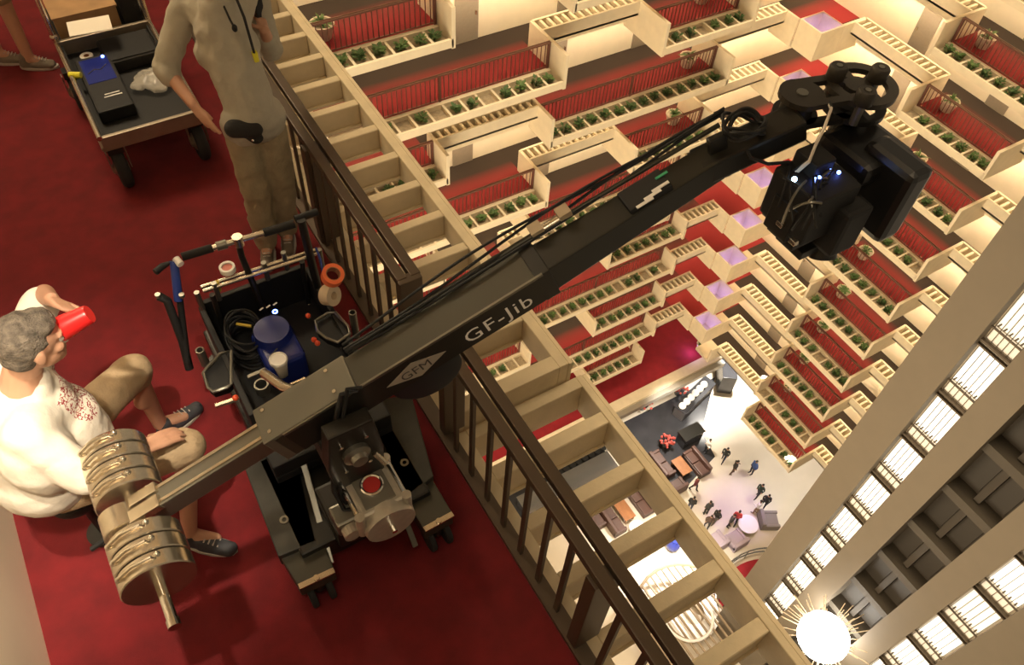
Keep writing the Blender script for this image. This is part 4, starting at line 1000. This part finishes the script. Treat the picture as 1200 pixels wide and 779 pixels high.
MB().box(x0_+.018, x0_+.03, y0_+.03, y1_, .345, .44).build('tray_lining', BLACK, ct); MB().box(x1_-.03, x1_-.018, y0_+.03, y1_, .345, .44).build('tray_lining', BLACK, ct)
for x_ in (x0_, x1_):
    MB().cyl((x_, y1_, .3), (x_, y1_, 1.15), .020, seg=14).build('corner_post', STEEL, ct, smooth=True)
    MB().cyl((x_, y1_+.05, .3), (x_, y1_+.05, 1.15), .014, seg=12).build('corner_post', ALU, ct, smooth=True)
MB().sphere((x0_, y1_, .50), .03, 12, 8).build('post_joint', STEEL, ct, smooth=True)
MB().cyl((x0_-.01, y0_+.78, .46), (x0_+.06, y0_+.74, .46), .022, seg=10).build('yellow_tape_wrap', mat('neon_yellow_tape', (.75, .7, .04), .5), ct)
def cwheel(x_, y_):
    r_ = .145
    w_ = MB().lathe((x_-.045, y_, r_+.001), ax, [(.06, .012), (.11, .004), (.132, .012), (r_, .03), (r_, .06), (.132, .078), (.11, .086), (.06, .078)], 32).build('tyre', RUBBER, ct, smooth=True)
    MB().lathe((x_-.05, y_, r_+.001), ax, [(.012, -.012), (.03, -.01), (.035, 0), (.062, .012), (.062, .082), (.03, .1), (.012, .1)], 24).build('wheel_hub', ALU, w_, smooth=True)
    MB().obox((x_, y_, .31), ax, ay, az, .10, .08, .05).build('caster_plate', BLACKM, ct)
    for e in (-.062, .062): MB().obox((x_+e, y_, .22), ax, ay, az, .008, .05, .16).build('caster_fork', ALU, ct)
for x_, y_ in ((x0_+.06, y0_+.06), (x1_-.05, y0_+.10), (x0_+.0, y0_+1.05), (x1_-.05, y0_+1.2)): cwheel(x_, y_)
# cart load
a_, b_ = at(103, 60, .42), at(143, 140, .42)
c_ = (a_+b_)/2
t = thing('battery_case', 'black slab case with blue glowing screen lying in the cart tray', 'electronics', (c_.x, c_.y, .346))
MB().obox((c_.x, c_.y, .395), ax, ay, az, .24, .68, .095).build('case', BLACK, t, bevel=.015)
BS = mat('blue_screen', (.01, .015, .08), .2, emit=(.03, .06, .5), estr=.12)
MB().obox((c_.x-.0, c_.y+.15, .4445), ax, ay, az, .19, .30, .003).build('screen', BS, t)
MB().sphere((c_.x+.07, c_.y+.29, .447), .012, 10, 6).build('power_light', LED, t)
MB().tube([(c_.x-.07, c_.y+.12, .448), (c_.x-.02, c_.y+.16, .448), (c_.x+.02, c_.y+.14, .448), (c_.x+.07, c_.y+.19, .448)], .003, 6).build('script_stroke', GREYM, t)
for i in (0, 1): MB().obox((c_.x+.02, c_.y-.16-.03*i, .444), ax, ay, az, .10+.02*i, .010, .003).build('print_line', WHITEP, t)
c_ = at(178, 92, .40)
PLB = mat('clear_plastic_film', (.75, .72, .64), .2, alpha=.38)
bagp = [('e', Vector((c_.x-.05, c_.y+.07, .375)), (.06, .05, .03)), ('e', Vector((c_.x+.13, c_.y-.04, .38)), (.06, .05, .025)), ('e', Vector((c_.x+.0, c_.y, .40)), (.12, .12, .035)), ('e', Vector((c_.x-.09, c_.y-.02, .385)), (.07, .06, .03)), ('e', Vector((c_.x+.09, c_.y+.05, .39)), (.08, .07, .035)), ('e', Vector((c_.x+.02, c_.y-.09, .385)), (.07, .06, .03))]
o_ = organic('plastic_bag', bagp, [PLB], None, None, .010, 2, .03, 16); tag(o_, 'crumpled clear plastic bag in the black cart tray', 'bag')
t = thing('equipment_case', 'black soft case filling the cart tray beside the plastic bag', 'case', (x0_+.42, y0_+.62, .346))
MB().obox((x0_+.44, y0_+1.0, .39), ax, ay, az, .38, .34, .085).build('case_body', mat('black_nylon', (.014, .013, .012), .85, bump=.2), t, bevel=.02)
MB().obox((x0_+.44, y0_+1.0, .437), ax, ay, az, .34, .30, .010).build('case_flap', BLACK, t, bevel=.004)
p = at(96, 53, .49); t = thing('tape_roll', 'white tape roll beside the cart corner post', 'tape', (p.x, p.y+.03, .346))
MB().lathe((p.x, p.y-.05, .346), az, [(.02, 0), (.045, 0), (.045, .09), (.02, .09)], 24, True).build('tape', WHITEP, t, smooth=True)
MB().lathe((p.x, p.y-.05, .346), az, [(.016, 0), (.02, 0), (.02, .09), (.016, .09)], 24, True).build('core', MATS['core_card'], t)
t = thing('wooden_box', 'plywood box on the far end of the cart', 'box', (x0_+.24, y1_+.38, .345))
MB().obox((x0_+.26, y1_+.38, .46), ax, ay, az, .44, .56, .22).build('box_body', mat('plywood', (.36, .21, .09), .6, var=.15, scale=8), t, bevel=.005)
MB().obox((x0_+.26, y1_+.38, .575), ax, ay, az, .46, .58, .012).build('box_lid', MATS['plywood'], t)
p = at(104, 28, .60); t_ = MB().obox((p.x, p.y, .5855), Vector((.96, -.1, 0)), Vector((.1, .96, 0)), az, .30, .20, .004).build('paper_sheet', mat('paper', (.86, .80, .68), .7), None); tag(t_, 'white paper sheet lying on the plywood box', 'paper')
t = thing('camera_bag', 'black camera bag beside the plywood box on the cart', 'bag', (x0_+.58, y1_+.35, .345))
MB().obox((x0_+.575, y1_+.36, .50), ax, ay, az, .15, .5, .3).build('bag_body', MATS['black_nylon'], t, bevel=.04)
MB().tube([(x0_+.575, y1_+.2, .65), (x0_+.575, y1_+.28, .72), (x0_+.575, y1_+.42, .72), (x0_+.575, y1_+.52, .65)], .012, 8).build('bag_handle', BLACK, t)

# ================================================================== PEOPLE ON THE CORRIDOR
def hand(P_, wrist, fwd, dors, lat, curl, sc_=1.0, spread=1.0):
    """palm, four fingers of unequal length, thumb at the side; dors = back of the hand, lat = thumb side"""
    w = Vector(wrist); f = Vector(fwd).normalized(); d = Vector(dors).normalized(); l = Vector(lat).normalized()
    for k in (-1.5, -.5, .5, 1.5):
        P_.append(('c', w+l*k*.010*sc_, w+f*.088*sc_+l*k*.019*sc_*spread, .018*sc_, .0125*sc_))
    for k, (l1, l2, l3) in zip((1.5, .5, -.5, -1.5), ((.042, .026, .020), (.047, .030, .022), (.044, .028, .021), (.034, .020, .018))):
        p0 = w+f*.090*sc_+l*k*.020*sc_*spread; ang = curl*.5
        for L_, r0, r1 in ((l1, .0100, .0092), (l2, .0092, .0085), (l3, .0085, .0072)):
            p1 = p0+(f*math.cos(ang)-d*math.sin(ang))*L_*sc_
            P_.append(('c', p0, p1, r0*sc_, r1*sc_)); p0 = p1; ang += curl*.7
    t0 = w+f*.028*sc_+l*.022*sc_; t1 = t0+(f*.7+l*.75-d*.25).normalized()*.042*sc_; t2 = t1+(f*.95+l*.15-d*.45).normalized()*.034*sc_
    P_ += [('c', t0, t1, .0145*sc_, .0115*sc_), ('c', t1, t2, .0110*sc_, .0088*sc_)]
def headparts(P_, c, f, u, sc_=1.0):
    f = Vector(f).normalized(); u = Vector(u); u = (u-f*u.dot(f)).normalized(); l = u.cross(f); R = Matrix((f, l, u)).transposed(); c = Vector(c)
    w = lambda x, y, z: c+(f*x+l*y+u*z)*sc_
    P_ += [('e', w(-.012, 0, .025), (.100*sc_, .078*sc_, .095*sc_), R), ('e', w(.02, 0, -.045), (.070*sc_, .060*sc_, .075*sc_), R), ('e', w(.055, 0, -.085), (.032*sc_, .035*sc_, .028*sc_), R),
           ('c', w(.082, 0, .012), w(.103, 0, -.022), .010*sc_, .014*sc_), ('e', w(.075, 0, .033), (.020*sc_, .055*sc_, .012*sc_), R), ('e', w(.078, 0, -.055), (.016*sc_, .026*sc_, .010*sc_), R)]
    for e in (-1, 1): P_ += [('e', w(-.005, .080*e, -.005), (.020*sc_, .010*sc_, .034*sc_), R), ('e', w(.058, .042*e, -.015), (.025*sc_, .022*sc_, .022*sc_), R)]
    return w, R
def eyes(par, w, sc_):
    for e in (-1, 1):
        b = MB().sphere(w(.076, .032*e, .008), .012*sc_, 12, 8).build('eye', mat('eye_white', (.75, .72, .66), .2), par, smooth=True)
        MB().sphere(w(.085, .032*e, .008), .0055*sc_, 8, 6).build('iris', mat('eye_dark', (.04, .025, .015), .2), b)
def hairparts(w, R, sc_):
    return [('e', w(-.028, 0, .040), (.098*sc_, .086*sc_, .090*sc_), R), ('e', w(-.058, 0, -.01), (.060*sc_, .076*sc_, .085*sc_), R), ('e', w(.03, 0, .085), (.055*sc_, .066*sc_, .034*sc_), R)]
def shoe(par, heel, toe, mt, sole, nm='shoe', sc_=1.0):
    heel, toe = Vector(heel), Vector(toe); d = (toe-heel).normalized(); s = d.cross(az).normalized()
    b = organic(nm, [('c', heel+d*.03+az*.045, toe-d*.045+az*.032, .040*sc_, .036*sc_), ('c', heel+d*.11+az*.042+s*.008, toe-d*.05+az*.032+s*.010, .040, .036), ('c', heel+d*.05+az*.06, heel+d*.05+az*.10, .042*sc_, .042*sc_), ('c', heel+d*.06+az*.08, toe-d*.09+az*.045, .036, .034)], [mt], None, par, .007, 4)
    mb = MB(); n = 14; pts = []
    for i in range(n):
        a = 2*math.pi*i/n; pts.append(heel+d*(.13+.150*math.cos(a))+s*(.050*math.sin(a)*(1+.12*math.cos(a)))+az*.002)
    mb.prism(pts, (0, 0, .022)).build('sole', sole, b, bevel=.004)
    for i in range(4):
        q = heel+d*(.13+.022*i)+az*(.098-.008*i); MB().cyl(q-s*.022, q+s*.022, .004, seg=6).build('lace', sole, b)
    return b

# --- seated man
man = thing('person', 'seated person in white printed t-shirt and khaki shorts drinking from a red cup', 'person', (-.60, 2.45, 0))
KH = mat('khaki_cotton', (.40, .29, .17), .85, var=.10, scale=20, bump=.25, bscale=70)
SHIRT = mat('white_tshirt', (.72, .66, .56), .85, bump=.15, bscale=40)
nt = SHIRT.node_tree; tc = nt.nodes.new('ShaderNodeTexCoord')
def shirt_print():
    b = nt.nodes['Principled BSDF']
    sep = nt.nodes.new('ShaderNodeSeparateXYZ'); nt.links.new(tc.outputs['Object'], sep.inputs[0])
    def rng(sock, lo, hi):
        a = nt.nodes.new('ShaderNodeMath'); a.operation = 'GREATER_THAN'; a.inputs[1].default_value = lo; nt.links.new(sock, a.inputs[0])
        c = nt.nodes.new('ShaderNodeMath'); c.operation = 'LESS_THAN'; c.inputs[1].default_value = hi; nt.links.new(sock, c.inputs[0])
        m_ = nt.nodes.new('ShaderNodeMath'); m_.operation = 'MULTIPLY'; nt.links.new(a.outputs[0], m_.inputs[0]); nt.links.new(c.outputs[0], m_.inputs[1]); return m_.outputs[0]
    mp = nt.nodes.new('ShaderNodeMapping'); mp.inputs['Scale'].default_value = (30, 55, 75); nt.links.new(tc.outputs['Object'], mp.inputs[0])
    n = nt.nodes.new('ShaderNodeTexNoise'); n.inputs['Scale'].default_value = 1.0; n.inputs['Detail'].default_value = 1; nt.links.new(mp.outputs[0], n.inputs['Vector'])
    g = rng(n.outputs['Fac'], .50, .60)
    out = g
    for s_, lo, hi in ((sep.outputs[0], .06, .5), (sep.outputs[1], -.085, .17), (sep.outputs[2], .99, 1.19)):
        r = rng(s_, lo, hi); m_ = nt.nodes.new('ShaderNodeMath'); m_.operation = 'MULTIPLY'; nt.links.new(out, m_.inputs[0]); nt.links.new(r, m_.inputs[1]); out = m_.outputs[0]
    mx = nt.nodes.new('ShaderNodeMix'); mx.data_type = 'RGBA'; nt.links.new(out, mx.inputs['Factor'])
    mx.inputs['A'].default_value = (.72, .66, .56, 1); mx.inputs['B'].default_value = (.30, .05, .05, 1); nt.links.new(mx.outputs['Result'], b.inputs['Base Color'])
shirt_print()
V = Vector
pel = V((-.70, 2.47, .68)); che = V((-.64, 2.47, 1.10)); nk = V((-.57, 2.46, 1.34)); hc = V((-.47, 2.42, 1.51))
hL, hR = V((-.68, 2.59, .66)), V((-.68, 2.36, .66)); kL, kR = V((-.26, 2.87, .62)), V((-.17, 2.33, .62))
aL, aR = V((-.27, 2.89, .11)), V((-.33, 2.19, .11))
sL, sR = V((-.57, 2.68, 1.23)), V((-.64, 2.25, 1.23)); eL, eR = V((-.42, 2.86, 1.30)), V((-.52, 2.12, .95)); wL, wR = V((-.375, 2.635, 1.475)), V((-.315, 2.285, .80))
B = [('c', pel, che, .15, .16), ('c', che, nk, .14, .07), ('c', nk, hc-V((.03, 0, .05)), .062, .060), ('c', hL, kL, .085, .062), ('c', hR, kR, .085, .062), ('c', kL, aL, .056, .038), ('c', kR, aR, .056, .038),
     ('c', kL-az*.10, kL-az*.25+V((-.03, 0, 0)), .052, .045), ('c', kR-az*.10+V((-.03, -.03, 0)), kR-az*.25+V((-.10, -.06, 0)), .052, .045),
     ('c', aL, aL+V((.12, .02, -.05)), .036, .03), ('c', aR, aR+V((.10, -.06, -.05)), .036, .03),
     ('c', sL, eL, .055, .044), ('c', eL, wL, .044, .030), ('c', sR, eR, .055, .044), ('c', eR, wR, .045, .030)]
hw, hR_ = headparts(B, hc, (.88, .10, -.12), (0.15, 0, 1), 1.08)
hand(B, wL, (.35, -.85, .25), (-.55, -.1, .8), (.5, .2, -.6), .75, 1.0)
hand(B, wR, (.92, .30, -.28), (.25, .1, .95), (-.3, .9, 0), .38, 1.08, 1.2)
organic('body', B, [SKIN], None, man, .0065, 4)
eyes(man, hw, 1.08)
GH = mat('grey_brown_hair', (.13, .105, .08), .8, var=.5, scale=40, bump=.6, bscale=150)
organic('hair', hairparts(hw, hR_, 1.10), [GH], None, man, .008, 4, .012, 30)
organic('tshirt', [('c', pel+az*.02, V((-.66, 2.47, .90)), .20, .205), ('c', V((-.66, 2.47, .90)), che, .205, .185), ('c', V((-.58, 2.47, .82)), V((-.58, 2.47, .95)), .185, .18), ('c', che+V((0, -.08, .03)), sR+V((.01, .04, -.02)), .16, .095), ('c', che+V((0, .08, .03)), sL+V((.0, -.04, -.02)), .15, .095),
     ('c', che+az*.05, nk-az*.07, .15, .085), ('c', sR, sR+(eR-sR)*.85, .088, .082), ('c', sL, sL+(eL-sL)*.80, .085, .078), ('e', V((-.70, 2.45, .95)), (.205, .24, .36)), ('e', V((-.725, 2.44, .80)), (.215, .245, .25)), ('e', V((-.66, 2.27, 1.05)), (.14, .13, .22))], [SHIRT], None, man, .010, 22, .012, 11)
organic('shorts', [('c', pel, hL, .15, .115), ('c', pel, hR, .15, .115), ('c', hL, kL, .115, .092), ('c', hR, kR, .115, .092), ('c', kL, kL+V((.0, .0, -.04)), .09, .078), ('c', kR, kR+V((0, 0, -.03)), .09, .078)], [KH], None, man, .010, 8, .016, 11)
SHB = mat('charcoal_shoe', (.035, .036, .042), .7, var=.2, scale=30); SOLE = mat('pale_sole', (.42, .38, .33), .7)
shoe(man, (-.37, 2.22, 0), (-.15, 2.03, 0), SHB, SOLE); shoe(man, (-.30, 2.87, 0), (-.03, 2.97, 0), SHB, SOLE)
# red cup at the mouth
cb, ce = at(66, 373, 1.53), at(104, 360, 1.62)
cdir = (ce-cb).normalized()
cb = at(68, 387, 1.50); cdir = (at(106, 367, 1.545)-cb).normalized()
t = thing('red_cup', 'red plastic cup tipped at the seated drinker\'s mouth', 'cup', cb)
RC = mat('red_cup_plastic', (.75, .02, .02), .3)
MB().lathe(cb, cdir, [(.050, 0), (.048, .01), (.045, .055), (.043, .06), (.037, .128), (.034, .134), (.005, .134)], 28).build('cup_body', RC, t, smooth=True)
MB().lathe(cb, cdir, [(.050, -.003), (.0525, -.001), (.0525, .004), (.049, .006)], 28, True).build('cup_rim', WHITEP, t, smooth=True)
# stool under him
t = thing('stool', 'black padded stool under the seated drinker', 'stool', (-.70, 2.47, 0))
MB().cyl((-.70, 2.47, .41), (-.70, 2.47, .47), .13, seg=28).build('seat', BLACK, t, bevel=.02, smooth=True)
MB().cyl((-.70, 2.47, .02), (-.70, 2.47, .41), .022, seg=14).build('pedestal', BLACKM, t)
MB().cyl((-.70, 2.47, .001), (-.70, 2.47, .02), .085, seg=24).build('foot_plate', BLACKM, t)

# --- standing man
sm = thing('person', 'standing person in grey long-sleeved shirt and olive trousers holding a radio at the railing', 'person', (.80, 4.05, 0))
GS = mat('grey_jersey', (.40, .37, .29), .85, var=.06, scale=14, bump=.15, bscale=60)
OT = mat('olive_trousers', (.30, .245, .15), .85, var=.10, scale=14, bump=.2, bscale=60)
aR2 = at(312, 283, .09); aL2 = aR2+V((.16, .05, 0)); kR2 = V((.80, 4.00, .54)); kL2 = V((.95, 4.06, .54)); pv = at(297, 140, 1.0)
hR2, hL2 = pv+V((-.075, .02, -.06)), pv+V((.075, -.0, -.06)); ch2 = at(262, 38, 1.43); sR2 = at(221, -10, 1.57); sL2 = at(290, -26, 1.57)
eR2 = at(194, 80, 1.22); wR2 = at(226, 122, 1.13); eL2 = at(318, 58, 1.18); wL2 = at(310, 36, 1.36); nk2 = ch2+V((.0, .03, .27)); hd2 = nk2+V((-.02, -.04, .17))
kR2 = (aR2+hR2)/2+V((0, -.03, .03)); kL2 = (aL2+hL2)/2+V((.01, -.03, .03))
f2 = V((-.35, -.93, 0)).normalized()
B = [('c', pv, ch2, .12, .13), ('c', ch2, nk2, .11, .06), ('c', nk2, hd2-az*.05, .058, .056), ('c', hR2, kR2, .085, .06), ('c', hL2, kL2, .085, .06), ('c', kR2, aR2, .056, .04), ('c', kL2, aL2, .056, .04),
     ('c', aR2, aR2+f2*.12-az*.05, .04, .03), ('c', aL2, aL2+f2*.12-az*.05, .04, .03), ('c', ch2+az*.06, sR2, .09, .065), ('c', ch2+az*.06, sL2, .09, .065),
     ('c', sR2, eR2, .055, .045), ('c', eR2, wR2, .046, .031), ('c', sL2, eL2, .055, .045), ('c', eL2, wL2, .045, .030)]
hw2, hr2 = headparts(B, hd2, f2, az, 1.0)
hand(B, wR2, (at(243, 144, 1.07)-wR2), (-.5, -.3, .75), (.6, -.7, .0), .35, 1.05)
hand(B, wL2, (at(303, 14, 1.40)-wL2), (.55, -.3, .5), (-.7, -.5, .2), .95, 1.0)
organic('body', B, [SKIN], None, sm, .0065, 4)
eyes(sm, hw2, 1.0)
organic('hair', hairparts(hw2, hr2, 1.02), [HAIRD], None, sm, .008, 4)
organic('shirt', [('c', pv+V((-.05, 0, .0)), pv+V((.05, 0, .0)), .138, .138), ('c', pv+az*.06, ch2, .140, .160), ('c', ch2, ch2+az*.12, .155, .11), ('c', ch2-az*.1+V((-.05, 0, 0)), ch2-az*.1+V((.05, 0, 0)), .13, .13), ('c', ch2+az*.04, sR2-az*.02, .14, .085), ('c', ch2+az*.04, sL2-az*.02, .14, .085), ('c', sR2, eR2, .083, .072), ('c', eR2, eR2+(wR2-eR2)*.22, .074, .062), ('c', sL2, eL2, .083, .07), ('c', eL2, eL2+(wL2-eL2)*.5, .068, .052)], [GS], None, sm, .010, 9, .024, 12)
organic('trousers', [('c', hR2+az*.04, hL2+az*.04, .105, .105), ('c', hR2, kR2, .106, .092), ('c', hL2, kL2, .106, .092), ('c', kR2, aR2+az*.02, .088, .076), ('c', kL2, aL2+az*.02, .088, .076)], [OT], None, sm, .010, 8, .024, 12)
BOOT = mat('tan_boot', (.13, .10, .07), .7, var=.1)
shoe(sm, aR2-f2*.08-az*.09, aR2+f2*.2-az*.09, BOOT, SOLE); shoe(sm, aL2-f2*.08-az*.09, aL2+f2*.2-az*.09, BOOT, SOLE)
c_ = at(283, 148, 1.05)
pch = organic('belt_pouch', [('c', c_+V((-.045, 0, 0)), c_+V((.055, -.02, -.02)), .052, .056), ('c', c_+V((.04, -.01, -.05)), c_+V((.06, -.02, -.08)), .05, .042)], [MATS['black_nylon']], None, sm, .008, 3)
for q in ((291, 158), (296, 164)): MB().sphere(at(*q, 1.0), .008, 8, 6).build('snap', CHROME, pch)
MB().tube([at(250, -14, 1.66), at(259, 0, 1.63), at(270, 24, 1.60), at(275, 33, 1.59)], .006, 6).build('lanyard', BLACK, sm)
MB().sphere(at(275, 33, 1.59), .015, 10, 7, (1, 1, 1.4)).build('lanyard_tag', BLACK, sm)
MB().tube([at(272, -14, 1.66), at(286, 20, 1.58), at(295, 52, 1.45), at(299, 66, 1.36)], .008, 6).build('shoulder_strap', BLACK, sm)
MB().obox(at(299, 66, 1.36), ax, ay, az, .03, .03, .06).build('yellow_clip', MATS['neon_yellow_tape'], sm, bevel=.005)
p = at(303, 12, 1.43); t = thing('walkie_talkie', 'black handheld radio in the standing person\'s raised hand', 'radio', (p.x, p.y, 1.36))
MB().obox((p.x, p.y, 1.43), V((.9, .3, .1)).normalized(), V((-.3, .9, .2)).normalized(), az, .055, .035, .14).build('case', BLACK, t, bevel=.008)
MB().cyl((p.x+.015, p.y, 1.5), (p.x+.02, p.y+.01, 1.60), .007, .005, seg=8).build('antenna', RUBBER, t)

# --- third crew member at the far end of the cart
tp = thing('person', 'person in grey canvas slip-on shoes standing behind the equipment cart', 'person', (-.25, 6.8, 0))
a1, a2 = at(34, 68, .09), at(-2, 62, .09); k1, k2 = a1+V((.0, .08, .42)), a2+V((0, .08, .42)); h1, h2 = V((a1.x, a1.y+.12, .92)), V((a2.x, a2.y+.12, .92)); pv3 = (h1+h2)/2+az*.06
ch3 = pv3+V((0, .02, .36)); nk3 = ch3+az*.22; hd3 = nk3+az*.17; f3 = V((.9, -.4, 0)).normalized(); l3 = V((.4, .9, 0)).normalized()
B = [('c', pv3, ch3, .12, .13), ('c', ch3, nk3, .10, .06), ('c', nk3, hd3, .058, .05), ('c', h1, k1, .085, .06), ('c', h2, k2, .085, .06), ('c', k1, a1, .058, .042), ('c', k2, a2, .058, .042), ('c', a1, a1+f3*.1-az*.05, .04, .03), ('c', a2, a2+f3*.1-az*.05, .04, .03)]
for e in (-1, 1):
    s_ = ch3+l3*.19*e+az*.1; el = s_+V((.0, 0, -.28))+l3*.05*e; wr = el+f3*.15-az*.18; B += [('c', ch3+az*.07, s_, .09, .06), ('c', s_, el, .052, .043), ('c', el, wr, .043, .03)]
    hand(B, wr, f3*.6-az*.7, l3*e, f3, .4)
hw3, hr3 = headparts(B, hd3, f3, az)
organic('body', B, [SKIN], None, tp, .008, 4); eyes(tp, hw3, 1.0)
organic('hair', hairparts(hw3, hr3, 1.02), [HAIRD], None, tp, .01, 4)
organic('shorts', [('c', h1+az*.08, h2+az*.08, .12, .12), ('c', h1, k1+az*.08, .11, .09), ('c', h2, k2+az*.08, .11, .09)], [KH], None, tp, .012, 4, .02, 9)
organic('shirt', [('c', pv3, ch3, .15, .16), ('c', ch3, ch3+az*.1, .16, .11), ('c', ch3+az*.06-l3*.17, ch3+az*.06+l3*.17, .085, .085)]+[('c', ch3+l3*.19*e+az*.1, ch3+l3*.23*e-az*.06, .08, .075) for e in (-1, 1)], [mat('navy_tee', (.03, .035, .06), .8)], None, tp, .012, 4, .02, 9)
CAN = mat('grey_canvas', (.19, .16, .12), .85, bump=.2)
shoe(tp, a1-f3*.08-az*.09, a1+f3*.19-az*.09, CAN, SOLE); shoe(tp, a2-f3*.08-az*.09, a2+f3*.19-az*.09, CAN, SOLE)
